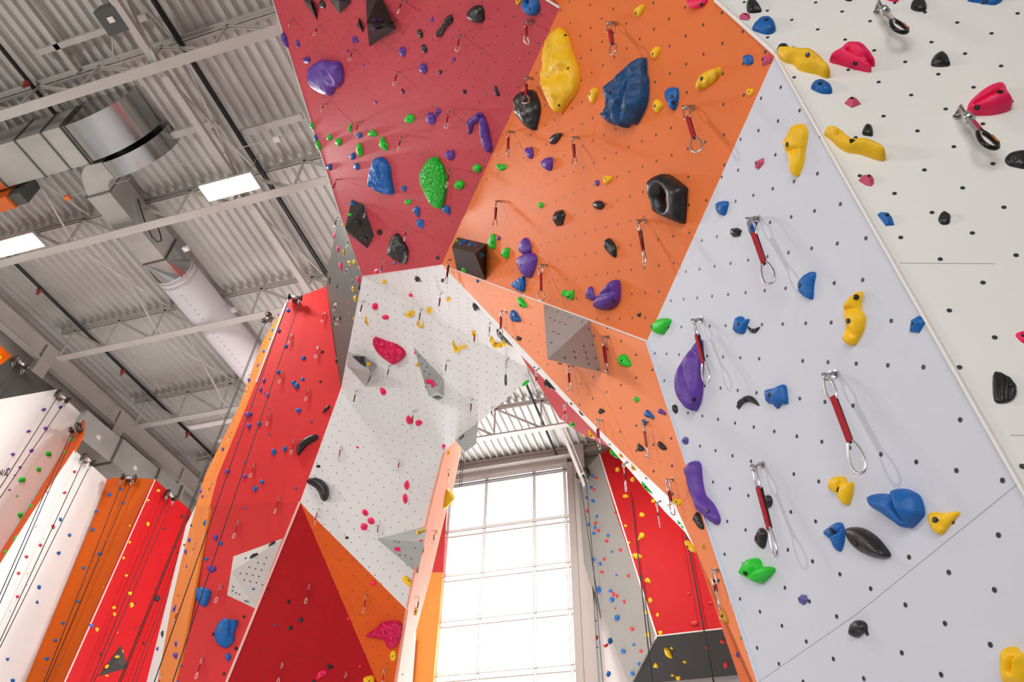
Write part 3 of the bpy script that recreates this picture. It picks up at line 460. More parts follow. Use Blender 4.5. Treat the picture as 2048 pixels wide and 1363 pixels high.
for p,q in (((1145,740),(1205,783)),((1205,783),(1275,930)),((1275,930),(1370,1000)),((1370,1000),(1392,930)),((1370,1000),(1335,1010))): seam(pO2,p,q,.005,mso)
for p,q in (((1055,30),(1032,240)),((1282,210),(1390,330)),((1195,240),(1180,290))): seam(pO1,p,q,.003,mso)
seam(pM1,(760,80),(905,190),.004,mat('seam_maroon',(200,74,82),.7)); seam(pM1,(640,185),(705,245),.008,MATS['seam_maroon'])

# ---------------------------------------------------------------- left background walls
lw=empty('climbing_wall',(-13,8,0)); tag(lw,'row of tall flat climbing bays in white, orange and red at far left','climbing wall')
def vpl(*a): return plane(*a)
P_=lambda p,x: W(p,x=x)
pW6=plane(P_((112,778),-13),P_((168,832),-13),P_((0,1104),-13))
panel('G4',pW6,[(-40,742),(0,730),(24,712),(112,778),(0,798),(-40,805)],mDk,'charcoal far-left top',lw,'charcoal top band')
panel('O0',pW6,[(-40,735),(-40,660),(0,690),(24,712),(0,730)],mBo,'orange far-left corner',lw,'small orange corner at the left frame edge')
panel('W6',pW6,[(-40,805),(0,798),(112,778),(168,832),(52,1023),(0,1104),(-40,1170)],mW,'far-left white bay',lw,'white bay under the charcoal band')
t1=P_((150,900),-12.2); pO5=plane(P_((168,832),-13),P_((0,1104),-13),t1)
panel('O5',pO5,[(168,832),(166,868),(150,900),(67,1024),(0,1130),(-40,1195),(-40,1170),(0,1104),(52,1023)],mOd,'narrow far-left orange strip',lw,'narrow orange strip between the white bays')
pW7=plane(t1,P_((214,958),-12.2),P_((51,1363),-12.2))
panel('W7',pW7,[(150,900),(214,958),(192,1023),(51,1363),(10,1450),(-50,1450),(-50,1210),(0,1130),(67,1024)],mW,'second far-left white bay',lw,'wide white bay with ropes')
t2=P_((310,958),-11.3); pO6=plane(P_((214,958),-12.2),P_((51,1363),-12.2),t2)
panel('O6',pO6,[(214,958),(243,952),(310,958),(279,1023),(129,1363),(88,1450),(10,1450),(51,1363),(192,1023)],mBo,'burnt orange bay',lw,'burnt orange bay')
pR4=plane(t2,P_((129,1363),-11.3),P_((383,1022),-11.3))
panel('R4',pR4,[(310,958),(383,1022),(378,1050),(293,1363),(266,1450),(88,1450),(129,1363),(279,1023)],mRb,'bright red bay',lw,'bright red bay')
trim(pR4,(310,958),(129,1363),.025,MATS['trim_pink'],lw)
# ---------------------------------------------------------------- right background wall beside the window
rw=empty('climbing_wall',(-1.5,15,0)); tag(rw,'small far climbing wall of grey, red and charcoal facets right of the window','climbing wall')
Ra=W((1199,907),y=15.2);Rb=W((1313,1271),y=14.5);Rc=W((1452,1255),y=14.5)
pG2=plane(Ra,Rb,W((1156,1092),y=15.9)); pR3=plane(Ra,Rb,Rc); pG3=plane(Rb,Rc,W((1264,1363),y=15.3)); pWr=plane(W((1156,1092),y=15.95),W((1260,1363),y=15.95),W((1173,1363),y=15.95))
panel('G2',pG2,[(1149,960),(1165,945),(1199,907),(1231,1023),(1313,1271),(1264,1363),(1260,1375),(1156,1092),(1152,1022)],mGr,'far grey facet',rw,'grey facet')
panel('R3',pR3,[(1199,907),(1222,896),(1400,810),(1760,800),(1790,1220),(1313,1271),(1231,1023)],mRb,'far red facet',rw,'bright red facet')
panel('G3',pG3,[(1313,1271),(1790,1220),(1790,1320),(1325,1363),(1262,1368)],mDk,'far charcoal facet',rw,'charcoal facet')
panel('Wr',pWr,[(1156,1092),(1262,1363),(1325,1362),(1790,1318),(1800,1480),(1180,1460),(1173,1363)],mW,'far white base wall',rw,'white base panel')
trim(pR3,(1199,907),(1313,1271),.03,CHALKY,rw); trim(pG3,(1313,1271),(1452,1255),.02,CHALKY,rw); trim(pG3,(1313,1271),(1264,1363),.03,CHALKY,rw)
# panels seen past the peach side, against the window wall
bw=empty('climbing_wall',(-7.2,15.9,0)); tag(bw,'sliver of red and orange climbing wall left of the window behind the peach side','climbing wall')
pB=plane(W((864,1142),y=15.9),W((881,1144),y=15.9),W((824,1363),y=15.9))
panel('RB',pB,[(893,1020),(886,1144),(790,1144),(800,1020)],PM('back_red',(205,60,62)),'red sliver left of the window',bw,'red sliver')
panel('OB',pB,[(886,1144),(866,1363),(860,1460),(770,1460),(790,1144)],PM('back_orange',(240,150,70)),'orange sliver left of the window',bw,'orange sliver')
pB2=plane(W((824,1363),y=15.7),W((829,1272),y=15.7),W((800,1363),y=15.7))
panel('WB',pB2,[(832,1262),(824,1363),(815,1460),(770,1460),(800,1262)],mW,'white sliver left of the window',bw,'white sliver')
# ================================================================ building shell
XL,XR,YB,YF,HD=-14.,9.,16.2,-8.,13.
def struct(o): o['kind']='structure'; return o
mb=MB().box((XL-.2,1.5,-.1),(XR,YB+.3,0)).box((XL-.2,YF,-.1),(XR,1.5,0),1); struct(mb.build('floor',[mat('floor_mat',(214,217,220),.7,var=.05),mat('floor_bounce_cut',(80,84,90),.8,var=.08)]))  # unseen front part made dark to cut bounce onto the near deck
mb=MB().box((XL-.2,YF,0),(XL,YB,HD)); struct(mb.build('wall_left',mat('wall_paint',(205,202,197),.7,var=.04)))
wx0,wx1,wz1=-6.78,-3.33,12.6
mb=MB().box((XL,YB,0),(wx0,YB+.25,HD)).box((wx1,YB,0),(XR,YB+.25,HD)).box((wx0,YB,wz1),(wx1,YB+.25,HD)).box((wx0,YB,0),(wx1,YB+.25,1.0)); struct(mb.build('wall_back',MATS['wall_paint']))
struct(MB().box((XR,YF,0),(XR+.2,YB,HD)).build('wall_right',MATS['wall_paint']))
struct(MB().box((XL,YF-.2,0),(XR,YF,HD)).build('wall_front',MATS['wall_paint']))
# corrugated roof deck: ribs run away from the viewer
mb=MB();pit=.194;x=XL;prof=[]
while x<XR: prof+=[(x,HD),(x+.06,HD),(x+.085,HD+.075),(x+.17,HD+.075)]; x+=pit
n=len(prof); vs=[(p[0],YF,p[1]) for p in prof]+[(p[0],YB,p[1]) for p in prof]
mb.add(vs,[(i,i+1,n+i+1,n+i) for i in range(n-1)])
vs=[(XL,YF,HD+.12),(XR,YF,HD+.12),(XR,YB,HD+.12),(XL,YB,HD+.12)]; mb.add(vs,[(0,1,2,3)])
ce=struct(mb.build('ceiling',DECK))
# window
win=empty('window_1',((wx0+wx1)/2,YB,7)); win['kind']='structure'
fr=mat('window_frame',(244,244,242),.4); yg=YB-.06
rows=[12.58,11.05,9.82,8.66,7.4,6.15,4.9,3.65,2.4,1.05]; cols=[-6.66,-5.62,-4.26,-3.42]
mb=MB()
for z in rows: mb.box((wx0,yg-.05,z-.05),(wx1,yg+.07,z+.035)); mb.box((wx0,yg-.02,z-.17),(wx1,yg+.05,z-.13))
for x in cols: mb.box((x-.03,yg-.045,1),(x+.03,yg+.065,12.6))
mb.build('window_frame',fr,win)
mb=MB()
for z in rows: mb.box((wx0,yg-.056,z-.062),(wx1,yg-.05,z-.05)).box((wx0,yg-.026,z-.19),(wx1,yg-.02,z-.17))
for x in cols: mb.box((x-.036,yg-.05,1),(x-.03,yg-.044,12.6)).box((x+.03,yg-.05,1),(x+.036,yg-.044,12.6))
mb.build('gasket',mat('gasket',(150,128,120),.6),win)
mb=MB().box((wx0-.02,yg-.12,12.6),(wx1+.02,yg+.1,12.74)).box((wx0-.14,yg-.14,0),(wx0,yg+.1,12.6)).box((wx1,yg-.14,0),(wx1+.18,yg+.1,12.6)); mb.build('window_surround',mat('surround',(190,182,176),.6),win)
gm=bpy.data.materials.new('window_glass'); gm.use_nodes=True; nt=gm.node_tree; nt.nodes.clear()
o_=nt.nodes.new('ShaderNodeOutputMaterial');tr=nt.nodes.new('ShaderNodeBsdfTransparent');gl=nt.nodes.new('ShaderNodeBsdfGlossy');mx=nt.nodes.new('ShaderNodeMixShader');gl.inputs['Roughness'].default_value=.03;mx.inputs[0].default_value=.06
nt.links.new(tr.outputs[0],mx.inputs[1]);nt.links.new(gl.outputs[0],mx.inputs[2]);nt.links.new(mx.outputs[0],o_.inputs[0])
for i in range(3):
    for j in range(len(rows)-1):
        MB().box((cols[i]+.03,yg,rows[j+1]+.035),(cols[i+1]-.03,yg+.012,rows[j]-.17)).build('window_pane',gm,win)
# window mechanism rail below the head
mb=MB().box((wx0,yg-.13,12.40),(wx1,yg-.08,12.43)); mb.build('blind_rail',mat('rail_dark',(90,84,82),.5),win)
# columns and wall girts
def tub(name,mb,m,label,cat,org=None,group=None,kind=None):
    c=np.mean(np.array(mb.v),axis=0) if org is None else org
    return tag(mb.build(name,m,None,c),label,cat,group,kind)
steelw=mat('column_paint',(186,178,172),.6)
def hbeam(mb,a,b,w,h,up=(0,0,1),t=.02):
    a=np.array(a,float);b=np.array(b,float);u=nz(up)
    mb.bar(a+u*h/2,b+u*h/2,w,t,up);mb.bar(a-u*h/2,b-u*h/2,w,t,up);mb.bar(a,b,t,h,up)
mb=MB();hbeam(mb,(-2.95,15.95,0),(-2.95,15.95,13),.3,.3,(0,1,0)); tub('steel_column',mb,steelw,'grey steel column standing right of the tall window','column')
mb=MB();mb.box((-3.12,15.98,0),(-3.08,16.1,12.9)); tub('conduit_channel',mb,mat('channel',(90,86,92),.5),'dark vertical channel between the window jamb and the far white wall','channel')
mb=MB();hbeam(mb,(-7.0,15.95,12.86),(2.5,15.95,12.86),.25,.22); tub('roof_beam',mb,steelw,'horizontal steel beam over the tall window','beam')
mb=MB();mb.bar((-3.1,14.3,12.6),(-2.75,15.9,11.4),.08,.08);mb.bar((-2.98,14.3,12.6),(-2.63,15.9,11.4),.02,.1); tub('diagonal_brace',mb,CHALKY,'white diagonal brace beside the far column under the deck','brace')
mb=MB();hbeam(mb,(-13.6,-6,12.35),(-13.6,16.1,12.35),.16,.42,(0,0,1),.03); tub('eave_beam',mb,JOIST,'long deep steel eave beam along the far left wall under the joist ends','beam')
for i,y in enumerate((5.8,8.46,10.97,13.6)):
    mb=MB();hbeam(mb,(-13.75,y,0),(-13.75,y,12.6),.3,.4,(1,0,0),.025)
    tub('steel_column',mb,JOIST,['steel wall column behind the charcoal panel at the left frame edge','steel wall column left of the grey box duct','steel wall column just right of the grey box duct','steel wall column in the far left corner'][i],'column')
# ---- open web joists
def joist(y,label):
    z0,z1=12.03,12.92; e=empty('roof_joist',(-3,y,z1)); tag(e,label,'roof joist','open-web roof joists')
    x0,x1=-13.4,8.5; mb=MB()
    for s in(-1,1): mb.box((x0 if y>20 else x0,y+s*.02,z1-.005),(x1,y+s*.075,z1+.01)).box((x0,y+s*.02-.004,z1-.07),(x1,y+s*.02+.004,z1))
    mb.build('top_chord',JOIST,e)
    mb=MB()
    for s in(-1,1): mb.box((x0+.35,y+s*.015,z0-.006),(x1,y+s*.08,z0+.004)).box((x0+.35,y+s*.015-.004,z0),(x1,y+s*.015+.004,z0+.075))
    mb.build('bottom_chord',JOIST,e)
    if True: MB().box((x0+.36,y-.079,z0-.014),(x1,y+.079,z0-.007)).build('chord_plate',JOIST,e)
    xs=[-13.05+1.205*k for k in range(18)]
    for k,x in enumerate(xs):
        MB().bar((x,y,z0+.02),(x,y,z1-.02),.035,.035,(0,1,0)).build('web_post',JOIST,e)
        if k+1<len(xs): mb=MB();mb.bar((x,y-.018,z1-.03),(xs[k+1],y-.018,z0+.03),.045,.012,(0,1,0));mb.bar((x,y+.018,z1-.03),(xs[k+1],y+.018,z0+.03),.045,.012,(0,1,0));mb.build('web_diagonal',JOIST,e)
for y,l in ((.7,'nearest open-web steel roof joist at the upper left corner'),(3.24,'open-web roof joist crossing above the shiny duct elbow'),(5.77,'open-web roof joist carrying the two bright rectangular lights'),(8.35,'open-web roof joist crossing above the round white duct'),(10.95,'open-web roof joist fourth from the top at left'),(13.62,'farthest open-web roof joist, seen again over the window')): joist(y,l)
# ---- bracing running across joists
mb=MB();mb.bar((-6.78,-5,12.12),(-6.78,16,12.12),.12,.015);mb.bar((-6.83,-5,12.17),(-6.83,16,12.17),.01,.09);mb.bar((-6.73,-5,12.17),(-6.73,16,12.17),.01,.09)
tub('bottom_brace',mb,JOIST,'long double steel member running under the joists beside the shiny elbow','brace')
ys=[.7,3.24,5.77,8.35,10.95,13.62]
for x,ph in ((-10.45,'left of the round duct'),(-6.75,'above the long double member')):
    for i in range(5):
        mb=MB();mb.bar((x,ys[i],12.05),(x,ys[i+1],12.9),.04,.012);mb.bar((x+.03,ys[i],12.9),(x+.03,ys[i+1],12.05),.04,.012)
        tub('cross_bridging',mb,JOIST,'thin crossed bridging angles %s between the %s pair of joists'%(ph,['nearest','second','third','fourth','farthest'][i]),'bridging',group='cross bridging between joists')
# ---- sprinkler pipes
pm=mat('pipe_black',(26,25,25),.5); cm=mat('pipe_clip',(150,60,50),.5)
for x,rr,l in ((-6.62,.045,'thick black pipe along the deck beside the long double member'),(-9.46,.035,'black pipe along the deck at the upper left'),(-12.72,.035,'black pipe with red fittings nearest the left wall'),(-3.56,.03,'thin dark pipe on the deck seen above the window')):
    e=empty('sprinkler_pipe',(x,5,12.8)); tag(e,l,'pipe')
    MB().tube([(x,-6,12.8),(x,16.1,12.8)],rr,8).build('pipe_run',pm,e)
    if x<-7:
        for y in ([1.9,4.4,7,9.7,12.3] if x<-12 else [3.1,5.5]):
            mb=MB();mb.tube([(x,y,12.8),(x,y,12.62)],.03,6);mb.tube([(x,y-.04,12.74),(x,y+.04,12.74)],.05,6); mb.build('sprinkler_head',cm,e)
# roof opening frame near the top left
mb=MB()
for p,q in (((-9.0,1.8),(-6.9,1.8)),((-9.0,2.75),(-6.9,2.75)),((-8.6,.9),(-8.6,3.2))): mb.bar((p[0],p[1],12.86),(q[0],q[1],12.86),.09,.08)
tub('opening_frame',mb,JOIST,'steel bars framing a roof opening above the shiny duct elbow','frame')
mb=MB();
for p,q in (((-6.6,4.95),(-5.4,4.95)),((-7.9,4.65),(-6.9,4.65))): mb.bar((p[0],p[1],12.88),(q[0],q[1],12.88),.12,.06)
tub('bridging_plate',mb,JOIST,'short steel angles under the deck right of the duct elbow','angle')
# junction box with conduit
jb=empty('junction_box',(-7.0,2.5,12.2)); tag(jb,'grey electrical box with a white sticker hanging at the top left','electrical box')
MB().box((-7.17,2.3,12.1),(-6.83,2.66,12.35)).build('box_body',mat('box_grey',(82,86,84),.5),jb)
MB().box((-7.03,2.42,12.092),(-6.93,2.5,12.099)).build('sticker',CHALKY,jb)
MB().tube([(-7.1,2.6,12.15),(-7.3,2.9,12.1),(-7.35,3.2,12.3),(-7.4,3.3,12.6)],.012,6).build('conduit',JOIST,jb)
MB().tube([(-7.0,2.3,12.3),(-7.0,1.5,12.7),(-7.0,-3,12.8)],.015,6).build('conduit',JOIST,jb)
# sensors on cable lines
def sensor(p,lab,col,x0,x1):
    c=W(p,z=12.2);e=empty('ceiling_sensor',c); tag(e,lab,'sensor')
    MB().box(c-[.055,.045,.03],c+[.055,.045,.03]).build('sensor_body',mat('sensor_'+col,dict(white=(235,235,232),orange=(225,125,60))[col],.5),e)
    MB().tube([c+[x0,0,.05],c+[0,0,.04],c+[x1,0,.05]],.008,5).build('cable',JOIST,e)
sensor((554,278),'small white sensor box on a thin cable left of the maroon overhang','white',-2.2,1.6); sensor((135,395),'small orange sensor box on a thin cable left of the duct bend','orange',-.1,1.3)
sensor((372,497),'small white sensor box beside the duct transition','white',-.05,.05); sensor((468,620),'small white box under a joist right of the round duct','white',-.05,.2); sensor((438,880),'small white device hanging beside the orange tower side','white',-.1,.2)
# ---- lights
LE=mat('lamp_panel',(255,250,240),.5,emit=14)
def lamp(x,y,z,w,d,lab,on=True,en=0):
    e=empty('ceiling_light',(x,y,z)); tag(e,lab,'ceiling light','high-bay lights' if on else None)
    MB().box((x-w/2,y-d/2,z-.01),(x+w/2,y+d/2,z)).build('diffuser',LE if on else mat('lamp_off',(226,218,220),.4),e)
    MB().box((x-w/2-.02,y-d/2-.02,z),(x+w/2+.02,y+d/2+.02,z+.05)).build('housing',JOIST,e)
    if on:
        for sx in(-.3,.3): MB().tube([(x+sx,y,z+.05),(x+sx,y,HD)],.006,5).build('hanger_wire',JOIST,e)
        l=bpy.data.lights.new('lamp_glow','AREA'); l.shape='RECTANGLE';l.size=w;l.size_y=d;l.energy=en;l.color=(1,.975,.94); lo=bpy.data.objects.new('lamp_glow',l);COL.objects.link(lo);lo.parent=e;lo.location=(0,0,-.03)
lamp(-6.86,5.43,12.,1.0,.3,'bright rectangular ceiling light right of the duct',en=LP1); lamp(-11.45,5.47,12.,1.0,.3,'bright rectangular ceiling light at the left frame edge',en=LP1)
lamp(-11.1,11.3,12.0,1.2,.14,'long pale unlit tube fitting below the fourth joist',False)
for x,y,en_,l_ in ((-11.4,.2,LP5,'added unseen ceiling light beyond the upper left corner'),(-6.86,11.,LP4,'added unseen ceiling light behind the red tower top'),(-2.3,11.,LP4,'added unseen ceiling light behind the orange overhang'),(2.3,11.,LP4,'added unseen ceiling light behind the cream right wall')): lamp(x,y,12.,1.,.3,l_,en=en_)  # unseen lamps added to brighten the left bays, tower and far deck
# ---- rectangular supply duct with curved elbow
du=empty('air_duct',(-10,4.4,12.3)); tag(du,'shiny galvanised air duct with curved elbow entering from the left','air duct')
ORG=mat('duct_orange',(225,110,40),.5)
for i,(xa,xb) in enumerate(((-14,-10.75),(-10.75,-9.93),(-9.93,-9.4),(-9.4,-9.0))):
    MB().box((xa+.012,3.71,12.15),(xb-.012,4.43,12.8)).build('duct_section',GAL,du)
    MB().box((xb-.013,3.69,12.13),(xb+.013,4.45,12.83)).build('duct_flange',mat('flange',(120,120,116),.5,.7),du)
def curved(x0,y0,y1,z0,R_,n=14,a1=1.45,fl=.0):
    mb=MB();vs=[]
    for i in range(n+1):
        t=a1*i/n; x=x0+R_*math.sin(t); z=z0+R_*.83*(1-math.cos(t))
        vs+=[(x,y0,z),(x,y1,z),(x,y1,13.),(x,y0,13.)]
    for i in range(n):
        a=4*i;b=a+4; mb.add([vs[a],vs[a+1],vs[b+1],vs[b]],[(0,1,2,3)],0,False); mb.add([vs[a+1],vs[a+2],vs[b+2],vs[b+1]],[(0,1,2,3)]); mb.add([vs[a],vs[b],vs[b+3],vs[a+3]],[(0,1,2,3)])
    a=4*n; mb.add([vs[a],vs[a+1],vs[a+2],vs[a+3]],[(0,1,2,3)]); return mb
def smooth(o):
    me=o.data; bm=bmesh.new();bm.from_mesh(me);bmesh.ops.remove_doubles(bm,verts=bm.verts,dist=.0005)
    for f in bm.faces: f.smooth=True
    for ed in bm.edges:
        if len(ed.link_faces)==2 and ed.calc_face_angle(0)>.6: ed.smooth=False
    bm.to_mesh(me);bm.free(); return o
smooth(curved(-8.97,3.71,4.4,12.14,1.08).build('elbow',ALU,du)); smooth(curved(-8.78,4.47,4.8,12.14,.98).build('elbow',ALU,du))
MB().box((-8.95,3.69,12.12),(-8.92,4.42,12.8)).build('duct_flange',MATS['flange'],du)
MB().box((-14,3.70,12.142),(-10.78,4.44,12.15)).build('duct_wrap',ORG,du,) ['label']='orange painted stretch of duct at the left edge'
# branch: bend then box duct away from the viewer, transition and round white duct
bd=empty('air_duct',(-9.4,6,12.3)); tag(bd,'square duct branch bending away and widening into the round duct','air duct')
mb=MB();vs=[];x1=-9.02;x0=-9.78;cy=5.05
arc=[(x1-(x1-x0)*1.0*math.sin(t)-0.0, cy-(x1-x0)*.9*(math.cos(t))) for t in [i*math.pi/2/8 for i in range(9)]]
poly=[(x1+.02,4.7)]+arc[:]+[(x1,cy)]
poly=[(-8.8,4.47),(-9.1,4.44),(-9.28,4.55),(-9.42,4.75),(-9.52,5.0),(-9.06,5.0),(-9.0,4.88),(-8.9,4.8),(-8.8,4.79)]
k=len(poly); mb.add([(x,y,12.15) for x,y in poly]+[(x,y,12.72) for x,y in poly],[tuple(range(k))[::-1],tuple(range(k,2*k))]+[(i,(i+1)%k,(i+1)%k+k,i+k) for i in range(k)]); mb.build('duct_bend',GAL,bd)
hb=empty('hanging_box',(-10.9,4.75,12.1)); tag(hb,'orange box with a dark side hanging below the duct at the left frame edge','equipment box')
MB().box((-11.9,4.5,11.95),(-10.75,4.75,12.35)).build('box_body',ORG,hb); MB().box((-10.75,4.52,12.0),(-10.5,4.74,12.5)).build('box_side',MATS['box_grey'],hb)
MB().box((-9.55,5.01,12.15),(-9.08,6.6,12.74)).build('duct_section',GAL,bd)
for y in(5.0,6.62): MB().box((-9.58,y-.013,12.13),(-9.05,y+.013,12.77)).build('duct_flange',MATS['flange'],bd)
RD=.4; RC=(-9.38,12.5)
mb=MB();sq=[(-9.55,12.15),(-9.08,12.15),(-9.08,12.74),(-9.55,12.74)];N=24;cir=[(RC[0]+RD*math.cos(2*math.pi*i/N-math.pi*.75),RC[1]+RD*math.sin(2*math.pi*i/N-math.pi*.75)) for i in range(N)]
V=[(x,6.63,z) for x,z in sq]+[(x,7.15,z) for x,z in cir]
for q in range(4):
    for i in range(6): mb.add([V[q],V[4+(q*6+i)%N],V[4+(q*6+i+1)%N]],[(0,1,2)])
    mb.add([V[q],V[4+(q*6+6)%N],V[(q+1)%4]],[(0,1,2)])
mb.build('transition',ALU,bd)
rd=empty('round_duct',(-9.38,11,12.1)); tag(rd,'long round white duct with a row of small holes running away under the deck','air duct')
WD=mat('duct_white',(240,240,244),.45)
MB().tube([(RC[0],7.12,RC[1]),(RC[0],16.1,RC[1])],RD,40).build('duct_body',WD,rd)
for y in(7.15,7.27): MB().tube([(RC[0],y,RC[1]),(RC[0],y+.03,RC[1])],RD+.012,40).build('duct_band',mat('band',(190,182,182),.5),rd)
mb=MB()
for j,a in ((0,-1.35),(1,-2.3)):
    for i in range(60):
        y=7.5+i*.14; d=np.array([math.cos(a),0,math.sin(a)]); c=np.array([RC[0],y,RC[1]])+d*(RD+.001); u=np.array([0,1,0]);v=np.cross(d,u)
        mb.add([c+.012*(math.cos(t)*u+math.sin(t)*v) for t in [k*math.pi/3 for k in range(6)]],[tuple(range(6))])
o=mb.build('air_holes',NUT,rd); o['kind']='stuff'
# hanging cable loop on the branch duct
mb=MB().tube([(-9.05,5.5,12.6),(-9.03,5.8,12.35),(-9.02,6.1,12.2),(-9.01,6.25,12.22),(-9.0,6.3,12.32),(-9.02,6.2,12.45),(-9.04,6.0,12.58)],.012,6); tub('cable_loop',mb,pm,'dark cable looped on the side of the square duct','cable')
# box duct by the left wall
ld=empty('air_duct',(-13.2,10.6,10.6)); tag(ld,'grey box duct with white stickers along the far left wall above the bays','air duct')
for i,(ya,yb) in enumerate(((9.45,10.6),(10.62,12.0),(12.02,12.9))):
    MB().box((-13.7,ya,10.75+.05*i),(-12.85,yb,11.4+.05*i)).build('duct_section',GAL,ld)
    MB().box((-13.72,yb-.02,10.73+.05*i),(-12.82,yb+.03,11.43+.05*i)).build('duct_flange',MATS['flange'],ld)
    if i<2: MB().box((-12.849,(ya+yb)/2-.06,11.0),(-12.845,(ya+yb)/2+.06,11.1)).build('sticker',CHALKY,ld)
# light
w=bpy.data.worlds.new('world'); sc.world=w; w.use_nodes=True; b=w.node_tree.nodes['Background']; b.inputs[0].default_value=(1,1,1,1); b.inputs[1].default_value=WORLD
def area(name,loc,to,sx,sy,en,col=(1,1,1)):
    l=bpy.data.lights.new(name,'AREA');l.shape='RECTANGLE';l.size=sx;l.size_y=sy;l.energy=en;l.color=col;o=bpy.data.objects.new(name,l);COL.objects.link(o);o.location=loc
    o.rotation_euler=(Vector(to)-Vector(loc)).to_track_quat('-Z','Y').to_euler(); return o
area('added_key_left',(-10.8,-2.2,7.2),(-1,3.5,6.6),1.1,1.1,KEY,(1,.97,.93))  # unseen key light added at left to throw the quickdraw shadows
area('daylight_window',((wx0+wx1)/2,YB+.5,5.5),((wx0+wx1)/2,4,11),3.4,9,WINL,(.97,.98,1))
fl=area('added_fill_front',(-4,-7.6,3.2),(-4,8,3.5),13,5,FILL,(1,.99,.98)); fl.data.spread=math.radians(88)  # unseen fill added inside the front wall to brighten the panels
# ================================================================ volumes
def volume(fr,base,apex,faces,pan,m,label,text=None):
    P=PAN[pan]['P']; n=P[0]
    V=[hit(cp(fr,*p),P) for p in base]+[hit(cp(fr,x,y),P,h) for x,y,h in apex]
    px=[cp(fr,*p) for p in base]+[cp(fr,x,y) for x,y,h in apex]
    if faces=='fan': k=len(base); faces=[(i,(i+1)%k,k) for i in range(k)]
    org=sum(V[:len(base)])/len(base)
    e=empty('climbing_volume',org); tag(e,label,'climbing volume')
    mb=MB(); tris=[]
    for f in faces:
        a,b,c=[V[i] for i in f[:3]]; nn=np.cross(b-a,c-a)
        inner=org-n*.3; 
        if nn@(a-inner)<0: f=tuple(reversed(f))
        mb.add([V[i] for i in f],[tuple(range(len(f)))])
        a,b,c=[V[i] for i in f[:3]]; nn=nz(np.cross(b-a,c-a))
        if nn@(CAM-a)>0: tris.append((plane(a,b,c),[px[i] for i in f]))
    o=mb.build('volume_body',m,e)
    for i,(p,poly) in enumerate(tris):
        code='V%d_%d'%(len(VOLS),i); PAN[code]=dict(P=p,poly=poly,phrase=VPH.get(len(VOLS),'volume')); VORD.append(code)
    VOLS.append(e); return e
VOLS=[];VORD=[];VPH={0:'black kite volume',4:'dark folded volume',5:'charcoal boxy volume',6:'light grey boxy volume',7:'long grey wedge volume',8:'grey half-pyramid volume',10:'white five-sided volume',12:'black triangular volume'}
volume('A1',[(878,-60),(985,-60),(1120,230),(905,370)],[(884,185,.28)],'fan','M1',mVD,'large black kite-shaped volume with two purple holds on the maroon overhang')
volume('A1',[(365,-15),(440,-15),(490,165)],[(440,40,.08)],'fan','M1',mVD,'thin black shard volume at the top edge left of the kite volume')
volume('A1',[(570,-20),(755,-20),(752,25),(670,108)],[(662,8,.12)],'fan','M1',mVD,'black diamond volume cut by the top edge of the photo')
volume('A1',[(822,140),(803,205),(858,258)],[(826,200,.06)],'fan','M1',mVD,'small black triangle volume left of the kite volume')
volume('B1',[(765,232),(862,270),(945,520),(890,622),(735,505)],[(712,460,.28)],'fan','M1',mVD,'dark folded volume at the lower left edge of the maroon overhang')
volume('B1',[(1610,532),(1845,585),(1835,875),(1605,790),(1585,640)],[(1565,612,.22),(1750,665,.22)],[(0,1,6,5),(1,2,6),(5,6,2,3),(5,3,4)],'O1',mVD,'charcoal boxy volume with blue holds at the left corner of the orange overhang')
volume('Fx',[(225,378),(500,440),(715,605),(525,965),(200,600)],[(590,720,.32)],'fan','W3a',mVG,'light grey boxy volume with a black hold on its top, left on the white arch')
volume('Fx',[(1340,285),(1850,832),(1858,1125),(1765,1212)],[(1525,880,.2),(1600,1130,.3),(1745,1060,.3)],[(0,1,4),(4,1,6),(4,6,5),(1,2,3,6),(6,3,5),(0,4,5)],'W3a',mVG,'long grey wedge volume pointing up in the middle of the white arch')
volume('D1',[(968,220),(1368,116),(1295,500)],[(1345,245,.3)],'fan','W3',mVG,'grey half-pyramid volume at the lower right of the white arch face')
volume('C1',[(1590,790),(1655,735),(1775,650),(1740,770)],[(1672,885,.32),(1760,820,.32)],[(0,1,5,4),(1,2,5),(0,4,3),(4,5,3),(2,3,5)],'W3a',mVG,'small grey and peach block volume hanging over the top of the window')
volume('I',[(228,358),(1070,52),(598,1245),(122,1018)],[(193,612,.1)],'fan','R1b',mVW,'white five-sided volume on the red tower beside the dark red wedge')
volume('H',[(230,65),(1015,345),(1225,1225)],[(295,1005,.5)],'fan','O2',mVG,'big pale grey tetrahedral volume below the orange overhang seam')
volume('D0',[(968,1065),(1022,1250),(783,1318)],[(940,1215,.12)],'fan','R4',mVD,'black triangular volume with yellow holds on the bright red bay')
# t-nut dots on the big grey volume and the white one
def dots(vi,fr,pts,r=.008):
    mb=MB()
    for x,y in pts:
        p=cp(fr,x,y)
        for code in VORD:
            if code.startswith('V%d_'%vi) and inpoly(p,PAN[code]['poly']):
                P=PAN[code]['P'];c=hit(p,P);h,u,n=frame(P); mb.add([c+n*.002+r*(math.cos(t)*h+math.sin(t)*u) for t in [k*math.pi/4 for k in range(8)]],[tuple(range(8))])
    if mb.v: mb.build('bolt_holes',NUT,VOLS[vi])
dots(11,'H',[(275,130),(470,195),(335,305),(420,345),(508,378),(600,415),(682,290),(885,365),(398,535),(487,578),(362,725),(1000,492),(1065,755),(915,783),(747,878),(945,890),(590,982),(772,977),(970,990),(1115,987),(1000,1085),(1160,1182)])
dots(10,'I',[(792,382),(648,465),(752,487),(502,545),(605,570),(708,592),(347,647),(455,655),(560,678),(663,700),(415,758),(514,782),(622,805),(722,845),(212,942),(278,978),(335,1003)],.01)
